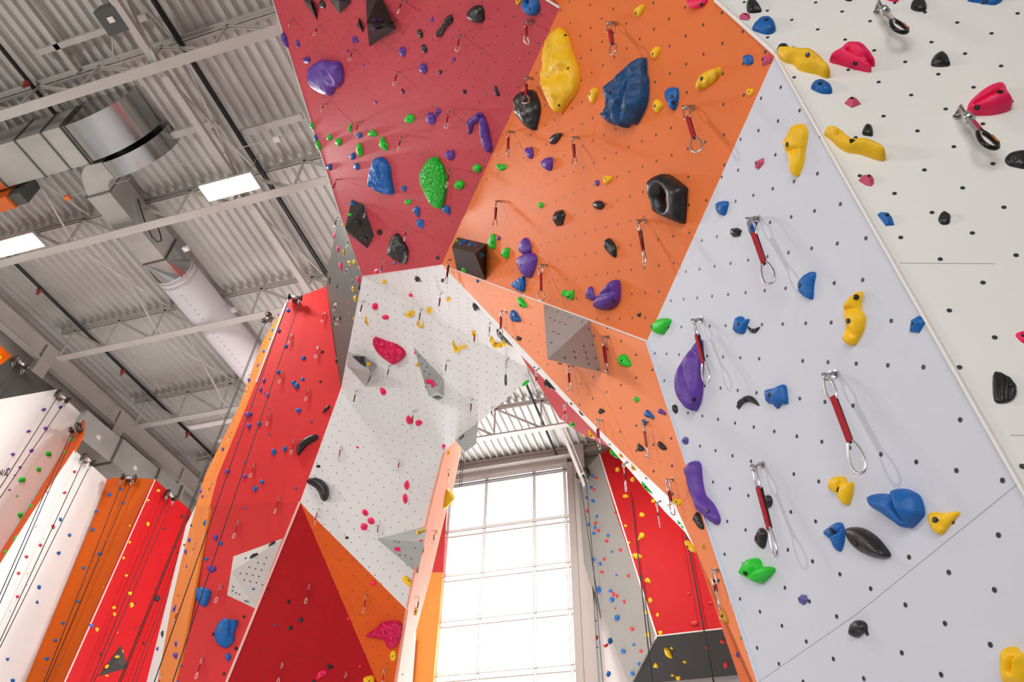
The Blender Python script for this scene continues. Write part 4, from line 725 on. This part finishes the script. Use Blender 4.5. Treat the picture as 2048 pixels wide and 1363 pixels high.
dots(8,'D1',[(1270,293),(1240,378),(1195,352),(1150,350),(1110,238),(1140,245)],.01); dots(7,'Fx',[(1440,435),(1540,500),(1480,570),(1565,620),(1525,700),(1610,750),(1735,935)],.01)
def text(s,fr,p,q,code,size,parent,m=DARK,shear=0):
    P=PAN[code]['P'];a=hit(cp(fr,*p),P);b=hit(cp(fr,*q),P);x=nz(b-a);n=P[0];y=np.cross(n,x)
    cu=bpy.data.curves.new('lettering','FONT');cu.body=s;cu.size=1;cu.extrude=.003
    to=bpy.data.objects.new('t',cu);COL.objects.link(to);dg=bpy.context.evaluated_depsgraph_get();me=bpy.data.meshes.new_from_object(to.evaluated_get(dg));bpy.data.objects.remove(to)
    w=max(v.co.x for v in me.vertices); k=np.linalg.norm(b-a)/w
    for v in me.vertices:
        c=a+x*v.co.x*k+y*v.co.y*k*size+n*(.004+v.co.z); v.co=Vector(tuple(c))
    me.materials.clear();me.materials.append(m);o=link('lettering',me,parent)
    L=Vector((0,0,0));z=parent
    while z: L+=z.location;z=z.parent
    o.location=-L; o['label']='small dark lettering'
def vcode(vi,p):
    for code in VORD:
        if code.startswith('V%d_'%vi) and inpoly(p,PAN[code]['poly']): return code
    c=[k for k in VORD if k.startswith('V%d_'%vi)]
    return min(c,key=lambda k:np.linalg.norm(np.mean(PAN[k]['poly'],axis=0)-np.array(p))) if c else None
text('HIYT','Fx',(1652,1128),(1748,1182),vcode(7,cp('Fx',1690,1120)) or 'W3a',.9,VOLS[7])
text('LUX','C1',(1625,792),(1665,762),vcode(9,cp('C1',1655,790)) or 'W3a',1.0,VOLS[9])
text('WYT','I',(412,1125),(490,1150),vcode(10,cp('I',450,1100)) or 'R1b',1.,VOLS[10])
text('N/A','C0',(-25,1060),(58,1085),'W6',1.3,lw)
mb=MB();P=PAN[vcode(6,cp('Fx',640,800))]['P'];mb.bar(hit(cp('Fx',597,790),P)+P[0]*.003,hit(cp('Fx',570,875),P)+P[0]*.003,.035,.004,up=P[0]);mb.build('maker_mark',DARK,VOLS[6])

# ================================================================ holds
SH={'r':[(math.cos(t),math.sin(t)) for t in [k*math.pi/5 for k in range(10)]],
 't':[(1.05,0),(.45,.5),(-.3,.95),(-.9,.65),(-1,0),(-.85,-.7),(-.2,-.95),(.5,-.5)],
 'd':[(-1,-.15),(-.6,.75),(0,1),(.6,.8),(1,-.1),(.5,-.85),(0,-1),(-.5,-.9)],
 'v':[(-1,-1),(1,-.8),(.75,.1),(0,1),(-.8,.1)],
 'c':[(-1,.1),(-.7,.75),(0,1),(.7,.75),(1,.1),(.55,.2),(0,.35),(-.55,.2)],
 'b':[(-.8,-.8),(.3,-1),(1,-.5),(.8,.8),(-.3,1),(-1,.4)],
 'j':[(-1,-.2),(-.6,-.9),(0,-.65),(.6,-1),(1,-.1),(.6,.6),(.1,1),(-.5,.7)]}
KEEP=()
SHN={'r':'rounded','o':'oval','t':'teardrop','d':'half-moon','v':'triangular','c':'curved','b':'blocky','j':'lumpy'}
SH['o']=SH['r']
def smoothpoly(p,n=3):
    out=[];k=len(p)
    for i in range(k):
        a,b,c,d=[np.array(p[(i+j-1)%k],float) for j in range(4)]
        for s in range(n):
            t=s/n; out.append(.5*((2*b)+(-a+c)*t+(2*a-5*b+4*c-d)*t*t+(-a+3*b-3*c+d)*t**3))
    return out
def sdist(Q,seg):
    a=seg;b=np.roll(seg,-1,axis=0);ab=b-a;L=(ab**2).sum(1)+1e-12
    t=(((Q[:,None,:]-a)*ab).sum(2)/L).clip(0,1); return np.sqrt((((a+t[...,None]*ab)-Q[:,None,:])**2).sum(2)).min(1)
def blob(pts,P,m,name='climbing_hold',thick=None,sharp=False,hole=None,disp=0,res=None,bolts=(),lean=None,back=0,tilt=.25,crease=()):
    px=np.array(pts,float); w=px.max(0)-px.min(0); size=max(w)
    O=hit(px.mean(0),P); vw=nz(CAM-O); ppx=np.linalg.norm(CAM-O)/F
    if P[0]@vw<tilt: q=nz(P[0]+(1.-P[0]@vw)*vw); O=O+P[0]*.2*min(w)*ppx; P=(q,float(q@O))
    h,u,n=frame(P)
    def to2(q,off): v=hit(q,P,off)-O; return np.array([v@h,v@u])
    base=np.array([to2(q,0) for q in px]); ext=base.max(0)-base.min(0)
    A=abs(sum(base[i][0]*base[(i+1)%len(base)][1]-base[(i+1)%len(base)][0]*base[i][1] for i in range(len(base))))/2
    T=min(thick*.75 if thick else .36*math.sqrt(A),.4*min(ext)+.01,.12,.42*size*ppx)
    out=[np.array(q) for q in px] if sharp else smoothpoly(px,3 if size>14 else 2)
    o2=np.array([to2(q,.28*T) for q in out]); segs=o2; loops=[o2]
    if hole is not None: hh=smoothpoly(hole,3); h2=np.array([to2(q,.28*T) for q in hh]); loops.append(h2)
    N=res or (5 if size<14 else 8 if size<30 else 13 if size<60 else 22)
    lo=o2.min(0);hi=o2.max(0);st=max(hi-lo)/N; G=[]
    yy=lo[1]+st/2;r_=0
    while yy<hi[1]:
        xx=lo[0]+st/2+(r_%2)*st/2
        while xx<hi[0]: G.append((xx+R.uniform(-.12,.12)*st,yy+R.uniform(-.12,.12)*st)); xx+=st
        yy+=st*.87;r_+=1
    G=[g for g in G if inpoly(g,o2) and (hole is None or not inpoly(g,loops[1]))]
    if G:
        G=np.array(G); d=sdist(G,o2)
        if hole is not None: d=np.minimum(d,sdist(G,loops[1]))
        G=G[d>st*.3]
    if len(G)==0: G=np.array([o2.mean(0)])
    allp=[Vector(tuple(p)) for L in loops for p in L]+[Vector(tuple(p)) for p in G]
    eds=[];off=0
    for L in loops: k=len(L); eds+=[(off+i,off+(i+1)%k) for i in range(k)]; off+=k
    nb=off
    vs,_,fs,_,_,_=delaunay_2d_cdt(allp,eds,[],0,1e-7)
    Q=np.array([tuple(v) for v in vs]); allL=np.vstack(loops)
    fs=[f for f in fs if inpoly(Q[list(f)].mean(0),o2) and (hole is None or not inpoly(Q[list(f)].mean(0),loops[1]))]
    d=sdist(Q,o2)
    if hole is not None: d=np.minimum(d,sdist(Q,loops[1]))
    dm=max(d.max(),1e-4); t=(d/dm).clip(0,1); Z=T*(.28+.72*np.sqrt(1-(1-t)**2))
    if sharp: Z=T*(.25+.75*np.minimum(1,t*1.3))
    a=lean if lean is not None else R.uniform(0,6.28); dr=np.array([math.cos(a),math.sin(a)])
    c=Q.mean(0); rr=max(ext)/2+1e-6; Z=Z*(1+.22*((Q-c)@dr)/rr)
    if disp:
        s0=R.uniform(0,50)
        for i in range(len(Q)):
            if t[i]>.05: 
                g=noise.noise(Vector((Q[i][0]*9+s0,Q[i][1]*9,0)))*.7+noise.noise(Vector((Q[i][0]*24+s0,Q[i][1]*24,3)))*.5
                Z[i]+=disp*T*g*min(1,t[i]*3)
    for p1,p2 in crease:
        sg=np.array([to2(p1,.5*T),to2(p2,.5*T)]); ds=sdist(Q,sg); Z=Z*(1-.4*np.exp(-(ds/(.05*max(ext)))**2)*np.minimum(1,t*3))
    Z=np.maximum(Z,.1*T)
    mb=MB(); vv=[h*q[0]+u*q[1]+n*(z-back) for q,z in zip(Q,Z)]
    fs2=[]
    for f in fs:
        a_,b2,c_2=[Q[i] for i in f[:3]]
        fs2.append(f if (b2[0]-a_[0])*(c_2[1]-a_[1])-(b2[1]-a_[1])*(c_2[0]-a_[0])>0 else tuple(reversed(f)))
    mb.add(vv,fs2,0,not sharp)
    # skirt to the wall along boundary edges
    cnt={}
    for f in fs2:
        for i in range(len(f)): e=(f[i],f[(i+1)%len(f)]); cnt[e]=1
    be=[e for e in cnt if (e[1],e[0]) not in cnt]; mp={}
    for e in be:
        for i in e:
            if i not in mp: mp[i]=len(mb.v); q=Q[i]; qq=c+(q-c)*1.0; mb.v.append(tuple(h*qq[0]+u*qq[1]-n*(.004+back)))
    for a1,b1 in be: mb.f.append((b1,a1,mp[a1],mp[b1])); mb.m.append(0); mb.s.append(not sharp)
    ob=mb.build(name,m,None); ob.location=Vector(tuple(float(x) for x in O)); bpy.data
    vn=[np.array(v.normal) for v in ob.data.vertices]
    for bx in bolts:
        q=to2(bx,.8*T); dd=((Q-q)**2).sum(1)+(Z<.4*Z.max())*.0005; i=int(np.argmin(dd)); br=min(.0095,.09*size*ppx)
        nn=nz(vn[i]+n*.6); cpt=h*Q[i][0]+u*Q[i][1]+n*(Z[i]-back)
        MB().tube([cpt-nn*.012,cpt+nn*.0015],[br,br],10,sm=False).tube([cpt-nn*.01,cpt+nn*.003],[br*.42,br*.42],6,mi=1,sm=False).build('bolt',[DARK,MATS['bolt_socket']],ob,world=False)
    return ob
HOLDS=[]
mat('bolt_socket',(95,95,98),.35,.8)
TOPP=lambda p: next((c for c in VORD if inpoly(p,PAN[c]['poly'])),None) or next((c for c in ['O1','O2','M1','S','W3c','W3a','RS','W1','W2','W3','P1','O3','R2','R1','R1b','O4','O4b','G1','W8','R4','O6','W7','O5','W6','O0','G4','R3','G3','G2','Wr','RB','OB','WB'] if inpoly(p,PAN[c]['poly'])),None)
def hold(col,pts,desc,pan=None,tex='',bolts=None,**k):
    cen=np.array(pts,float).mean(0); pan=pan or TOPP(cen)
    if pan is None: print('NOPAN',col,desc,cen); return
    w=np.ptp(np.array(pts,float),axis=0); size=max(w)
    if pan[0]=='V': k['tilt']=.85
    if size>24 and 'disp' not in k and not k.get('sharp'): k['disp']=.1
    if bolts is None: bolts=[tuple(cen+w*[-.08,.02])] if size>=11 else []
    o=blob(pts,PAN[pan]['P'],hmat(col,tex),bolts=bolts,**k)
    HOLDS.append(dict(o=o,col=col,desc=desc,pan=pan,c=cen,s=size,w2=min(w))); return o
for line in SMALL.strip().splitlines():
    fr,col,rest=line.split(None,2)
    for it in rest.split(';'):
        it=it.strip()
        if not it: continue
        a=it.split(); sh=a[0]; pan=None
        if a[-1][0]=='@': pan=a.pop()[1:]
        x,y,w_,h2=map(float,a[1:5]); an=math.radians(float(a[5])) if len(a)>5 else R.uniform(-.25,.25)
        pts=[]
        for ux,uy in SH[sh]:
            ux*=R.uniform(.88,1.08);uy*=R.uniform(.88,1.08)
            X=ux*w_/2;Y=uy*h2/2; pts.append(cp(fr,x+X*math.cos(an)-Y*math.sin(an),y+X*math.sin(an)+Y*math.cos(an)))
        hold(col,pts,SHN[sh],pan,sharp=(sh in 'bv' and R.random()<.6))
for line in BIG.strip().splitlines():
    hd,body=line.split('|',1); hd=hd.split(); fr,col,desc=hd[:3]; desc=desc.replace('_',' '); kw={};pan=None
    for t in hd[3:]:
        if t[0]=='@': pan=t[1:]
        else: k2,v2=t.split('='); kw[k2]=v2 if k2=='tex' else (v2=='1' if k2=='sharp' else float(v2) if k2!='res' else int(v2))
    parts=body.split('|'); num=lambda s: [cp(fr,*map(float,q.split(','))) for q in s.split()]
    pts=num(parts[0]); bolts=num(parts[1]) if len(parts)>1 and parts[1].strip() else None; holep=num(parts[2]) if len(parts)>2 and parts[2].strip() else None
    if len(parts)>3: cq=num(parts[3]); kw['crease']=list(zip(cq[::2],cq[1::2])); kw.setdefault('res',34)
    if len(parts)>1 and parts[1].strip()=='': bolts=None
    hold(col,pts,desc,pan,bolts=bolts,hole=holep,**kw)
HOLDS.sort(key=lambda h:-h['s']*h['w2']-(1e6 if h['pan'] in KEEP else 0))
rest=HOLDS[298:]; HOLDS=HOLDS[:298]
mb=MB(); rm=[];ri={}
for h in rest:
    for o in [h['o']]+list(h['o'].children):
        L=o.location+(o.parent.location if o.parent else Vector((0,0,0)))
        vs=[tuple(v.co+L) for v in o.data.vertices]
        off=len(mb.v); mb.v+=vs
        for p in o.data.polygons:
            m=o.data.materials[p.material_index]
            if m.name not in ri: ri[m.name]=len(rm); rm.append(m)
            mb.f.append(tuple(i+off for i in p.vertices)); mb.m.append(ri[m.name]); mb.s.append(p.use_smooth)
    for o in list(h['o'].children)+[h['o']]: bpy.data.objects.remove(o)
tag(mb.build('small_climbing_holds',rm,None,(-9,9,7)),'scattered small multicoloured climbing holds, mostly on the far left and far right walls','climbing hold',kind='stuff')
# ---- labels that single each hold out
ORD=['','second','third','fourth','fifth','sixth','seventh','eighth','ninth','tenth','eleventh','twelfth','thirteenth','fourteenth','fifteenth','sixteenth']
NUMW=['','one','two','three','four','five','six','seven','eight','nine','ten','eleven','twelve','thirteen','fourteen','fifteen','sixteen']
CN=dict(navy='dark blue',rose='dusty pink',ochre='ochre yellow',violet='violet blue',black='black')
def rank(items,base,place):   # items sorted top to bottom
    n=len(items)
    for i,h in enumerate(items):
        if n==1: s=''
        elif n==2: s=', '+('upper','lower')[i]+' of two alike'
        else: s=', '+('highest' if i==0 else 'lowest' if i==n-1 else ORD[i]+' highest')+' of '+(NUMW[n] if n<17 else 'many')+' alike'
        h['o']['label']=base+place+s
grp={}
for h in HOLDS:
    s=h['s']; sz='tiny' if s<7 else 'small' if s<17 else 'medium' if s<32 else 'big'
    if h['desc'] in SHN.values(): base='%s %s %s climbing hold'%(sz,CN.get(h['col'],h['col']),h['desc'])
    else: base=h['desc']
    grp.setdefault((base,PAN[h['pan']]['phrase']),[]).append(h)
    tag(h['o'],None,'climbing hold','%s holds on the %s'%(CN.get(h['col'],h['col']),PAN[h['pan']]['phrase']))
for (base,ph),it in grp.items(): rank(sorted(it,key=lambda h:h['c'][1]),base,' on the '+ph)
print('HOLDS',len(HOLDS),'max words',max(len(h['o']['label'].split()) for h in HOLDS))
# ================================================================ quickdraws
def biner(hh,ww,rad,m,name='carabiner',kind='D'):
    pts=[]
    for k in range(20):
        t=2*math.pi*k/20; x=math.cos(t);z=math.sin(t)
        wz=ww*(.75-.25*z) if kind=='D' else ww*.8
        pts.append((wz/2*x*(1 if abs(x)<.9 else .97),0,-hh/2+hh/2*z))
    return MB().tube(pts,rad,6,close=True)
def mesh_of(mb,m,name):
    o=mb.build(name,m); me=o.data; bpy.data.objects.remove(o); return me
hm=MB(); hm.tube([(0,0,0),(0,.006,0)],.014,10,sm=False); hm.tube([(0,.0,0),(0,.022,0)],.008,6,sm=False); hm.bar((0,.012,.0),(0,.045,-.018),.02,.004,up=(0,1,1)); hm.tube([(.0,.045-.012*math.cos(t),-.022+.014*math.sin(t)) for t in [k*math.pi/5 for k in range(10)]],.004,5,close=True)
ME_H=mesh_of(hm,STEEL,'hanger'); ME_T=mesh_of(biner(.105,.045,.0042,STEEL),mat('carabiner_silver',(222,222,224),.25,1),'carabiner'); ME_B=mesh_of(biner(.115,.06,.0045,STEEL),MATS['carabiner_silver'],'carabiner')
ME_BW=mesh_of(biner(.115,.055,.005,STEEL),mat('carabiner_pale',(240,236,230),.4,.3),'carabiner')
sm_=MB(); sm_.bar((0,.0035,0),(0,.002,-1),.014,.006,(0,1,0),0); sm_.bar((0,-.007,-.02),(0,-.004,-1),.013,.005,(0,1,0),1)
ME_S=mesh_of(sm_,[SLING,SLINGB],'sling')
QD=[]
def draw(pan,a,b,label=None):
    P=PAN[pan]['P']; n=P[0]; A=hit(a,P); yh=np.array([n[0],n[1],0]); yh=nz(yh) if np.linalg.norm(yh)>.1 else nz([-1,-.3,0])
    ang=math.atan2(yh[1],yh[0])-math.pi/2
    st=A+yh*.045*1.0+n*0 ; st=A+n*.03+yh*.02
    best=min(((np.linalg.norm(proj(st-np.array([0,0,L]))-np.array(b)),L) for L in np.arange(.12,1.3,.01)))[1]
    e=empty('quickdraw',A); e.rotation_euler=(0,0,ang); s=max(.7,min(1.9,best/.36))
    hgr=bpy.data.objects.new('hanger',ME_H); COL.objects.link(hgr);hgr.parent=e; hgr.scale=(s,s,s)
    z0=-.012*s; y0=.03 if not n[2]<-.4 else .0
    off=Vector((0,.045*s,0)); tw=R.choice([.3,1.2,-.9,1.57,0.1])
    if pan in('R1','R1b','R2','O3','O4','O4b','W1'): tw=R.uniform(-.5,.3)
    Lt=.1*s;Lb=.11*s; Ls=max(.03,best-z0*0-Lt-Lb+.02*s)
    for me,nm,z,sc_,rot in ((ME_T,'top_carabiner',z0,(s,s,s),tw),(ME_S,'sling',z0-Lt+.006*s,(s*1.25,s*1.25,Ls),tw+.2),(ME_BW if pan in('R1','R1b','R2','M1') else ME_B,'bottom_carabiner',z0-Lt-Ls+.014*s,(s,s,s),tw+R.uniform(-.2,.9))):
        o=bpy.data.objects.new(nm,me); COL.objects.link(o);o.parent=e;o.location=off+Vector((0,0,z));o.scale=sc_;o.rotation_euler=(0,0,rot)
    QD.append(dict(o=e,c=a,pan=pan,lab=label)); return e
for line in DRAWS.strip().splitlines():
    pan,fr,*it=line.split()
    for t in it:
        x0,y0,x1,y1=map(float,t.split(',')); draw(pan,cp(fr,x0,y0),cp(fr,x1,y1))
g2={}
for q in QD: g2.setdefault(PAN[q['pan']]['phrase'],[]).append(q)
for ph,it in g2.items():
    tag_=lambda q: tag(q['o'],None,'quickdraw','quickdraws on the '+ph)
    for q in it: tag_(q)
    rank(sorted(it,key=lambda q:q['c'][1]),'red-sling quickdraw hanging',' on the '+ph)
for q in QD:
    l=q['o']['label'].replace(' alike',''); q['o']['label']=l
# steel twin-carabiner draws without red slings
def bare(pan,a,b,label,orange=True):
    P=PAN[pan]['P'];n=P[0];A=hit(a,P); e=empty('chain_draw',A); tag(e,label,'quickdraw')
    yh=nz([n[0],n[1],0]);st=A+n*.03+yh*.02; L=min(((np.linalg.norm(proj(st-np.array([0,0,L]))-np.array(b)),L) for L in np.arange(.12,1.3,.01)))[1]
    e.rotation_euler=(0,0,math.atan2(yh[1],yh[0])-math.pi/2)
    def add(mb,nm,m,z,rot,y=.045): 
        o=mb.build(nm,m,e,world=False); o.location=(0,y,z); o.rotation_euler=(0,0,rot); return o
    h_=bpy.data.objects.new('hanger',ME_H);COL.objects.link(h_);h_.parent=e
    add(biner(.28*L,.13*L,.006,STEEL),'quick_link',STEEL,-.01,1.1)
    add(MB().bar((0,0,0),(0,0,-.42*L),.012,.03,(1,0,0)).tube([(0,0,-.0),(0,0,-.1*L)],.018,8),'steel_dogbone',MATS['carabiner_silver'],-.25*L,.6)
    add(biner(.4*L,.24*L,.008,STEEL),'bottom_carabiner',mat('carabiner_black',(40,40,42),.3,.6),-.62*L,.4)
    if orange: add(MB().tube([(-.085*L,0,-.12*L),(-.1*L,0,-.28*L)],.009,6),'orange_gate',mat('gate_orange',(225,130,30),.4,.3),-.62*L,.4)
bare('W2',cp('A3',870,100),cp('A3',1045,275),'chalky steel draw with black carabiner at the top of the cream right wall')
bare('W2',cp('A3',1510,935),cp('A3',1770,1190),'steel draw with black carabiner and orange gate at the right of the cream wall')
bare('W3c',cp('E',1800,1040),cp('E',1803,1335),'long steel draw ending in a big carabiner near the arch rim',False)
e=[o for o in VOLS][0]
mb=MB();c=hit(cp('A1',1030,190),PAN[vcode(0,cp('A1',1030,190)) or 'M1']['P'],.03)
mb.tube([c+np.array([.1*math.cos(t)+.0,.03*math.sin(t),-.04+.05*math.sin(t)]) for t in [k*math.pi/6 for k in range(12)]],.008,6,close=True); tub('loose_carabiner',mb,MATS['carabiner_black'],'black carabiner hanging on the kite-shaped volume between its purple holds','carabiner')
# ================================================================ top-rope anchors and ropes
def anchor(pan,p,label,rope_label,gap=.16,ropes=2,zlow=1.0,bottoms=None,sc_=1.,pale=False,nr=True):
    P=PAN[pan]['P'];n=P[0];A=hit(p,P);yh=nz([n[0],n[1],0]);xh=np.array([-yh[1],yh[0],0]); Z=np.array([0,0,1.])
    e=empty('rope_anchor',A);tag(e,label,'rope anchor','rope anchors on the wall tops'); s=sc_
    MB().bar(A,A+yh*.1*s,.12*s,.05*s,Z).build('bracket',mat('bracket_steel',(120,112,108),.4,.8),e)
    c=A+yh*.12*s; MB().tube([c-xh*.11*s,c+xh*.11*s],.035*s,12).build('drum',STEEL,e)
    for k in(-1,1): MB().tube([c+xh*(k*.11-.006)*s,c+xh*(k*.11+.006)*s],.065*s,14).build('flange',mat('bracket_dark',(88,78,72),.35,.7),e)
    for k in(-1,1): MB().tube([c+xh*k*.09*s-Z*.05*s+yh*.01*math.cos(t)*0+xh*.02*s*math.cos(t)-Z*(.05*s-.05*s*math.sin(t)) for t in [j*math.pi/5 for j in range(10)]],.006*s,5,close=True).build('carabiner',STEEL,e)
    for k in range(ropes):
        top=c+xh*(gap*(k-(ropes-1)/2))*s-Z*.05*s
        bot=np.array([top[0],top[1],zlow])+yh*.3
        if bottoms: # the lower end leans a little along the wall
            q=bottoms[k]; bb=hit(q,P,.12); d=bb-top; bot=top+d*1.05
        tag(MB().tube([top,bot],.0065 if s<1.2 else .0075,6).build('rope',ROPE,None,tuple(top)),rope_label[k],'rope','top ropes')
LR=lambda w:['left rope of the pair below '+w,'right rope of the pair below '+w]
anchor('G4',(30,728),'rope anchor on the charcoal panel at the far left',LR('the charcoal panel anchor'),bottoms=[(-14,800),(-8,806)],sc_=1.3)
anchor('W6',(114,795),'rope anchor on the first far-left white bay',LR('the first white bay anchor'),bottoms=[(0,975),(0,995)],sc_=1.3)
anchor('O5',(163,862),'rope anchor on the narrow orange strip top',LR('the narrow orange strip anchor'),bottoms=[(0,1188),(0,1205)],sc_=1.2)
anchor('W7',(165,921),'rope anchor on the second far-left white bay',LR('the second white bay anchor'),bottoms=[(0,1281),(0,1294)],sc_=1.2)
anchor('O6',(261,962),'rope anchor on the burnt orange bay',LR('the burnt orange bay anchor'),bottoms=[(88,1363),(93,1363)],sc_=1.2)
anchor('R4',(331,992),'rope anchor on the bright red bay',LR('the bright red bay anchor'),bottoms=[(182,1363),(188,1363)],sc_=1.2)
anchor('R4',(379,1040),'small rope anchor at the right end of the bright red bay',LR('the small red bay anchor'),bottoms=[(265,1363),(272,1363)],sc_=.9)
anchor('R1',(592,604),'rope anchor at the top of the red arch tower',LR('the red tower anchor'),sc_=.95,gap=.2,zlow=0.)
anchor('O4',(545,640),'rope anchor on the orange side of the red tower',LR('the orange tower side anchor'),sc_=.95,gap=.2,zlow=0.)
anchor('G2',(1176,950),'pale rope anchor on the far grey facet',LR('the far grey facet anchor'),bottoms=[(1199,1220),(1206,1363)],sc_=1.5)
def rope(a,b,pan,label,rad=.008,off=.12):
    P=PAN[pan]['P'];A=hit(a,P,off);B=hit(b,P,off); tag(MB().tube([A,B],rad,6).build('rope',ROPE,None,tuple(A)),label,'rope','top ropes')
rope((1262,985),(1304,1363),'R3','dark rope down the left side of the far red facet',.012)
rope((1285,1150),(1302,1290),'R3','short doubled rope beside the far grey and red corner',.01)
rope((1369,1050),(1434,1400),'R3','thick rope down the right side of the far red facet',.016)
for i,(xa,xb) in enumerate(((925,919),(929,923))):
    a=W((xa,880),y=14.5);b=W((xb,972),y=14.5); tag(MB().tube([a+np.array([0,0,1.2]),b],.008,5).build('cord',ROPE,None,tuple(b)),['left','right'][i]+' thin cord hanging in front of the window top left corner','cord')
vs_=sc.view_settings; vs_.view_transform='Standard'; vs_.look='None'; vs_.gamma=1; vs_.use_curve_mapping=False; vs_.exposure=EXPO
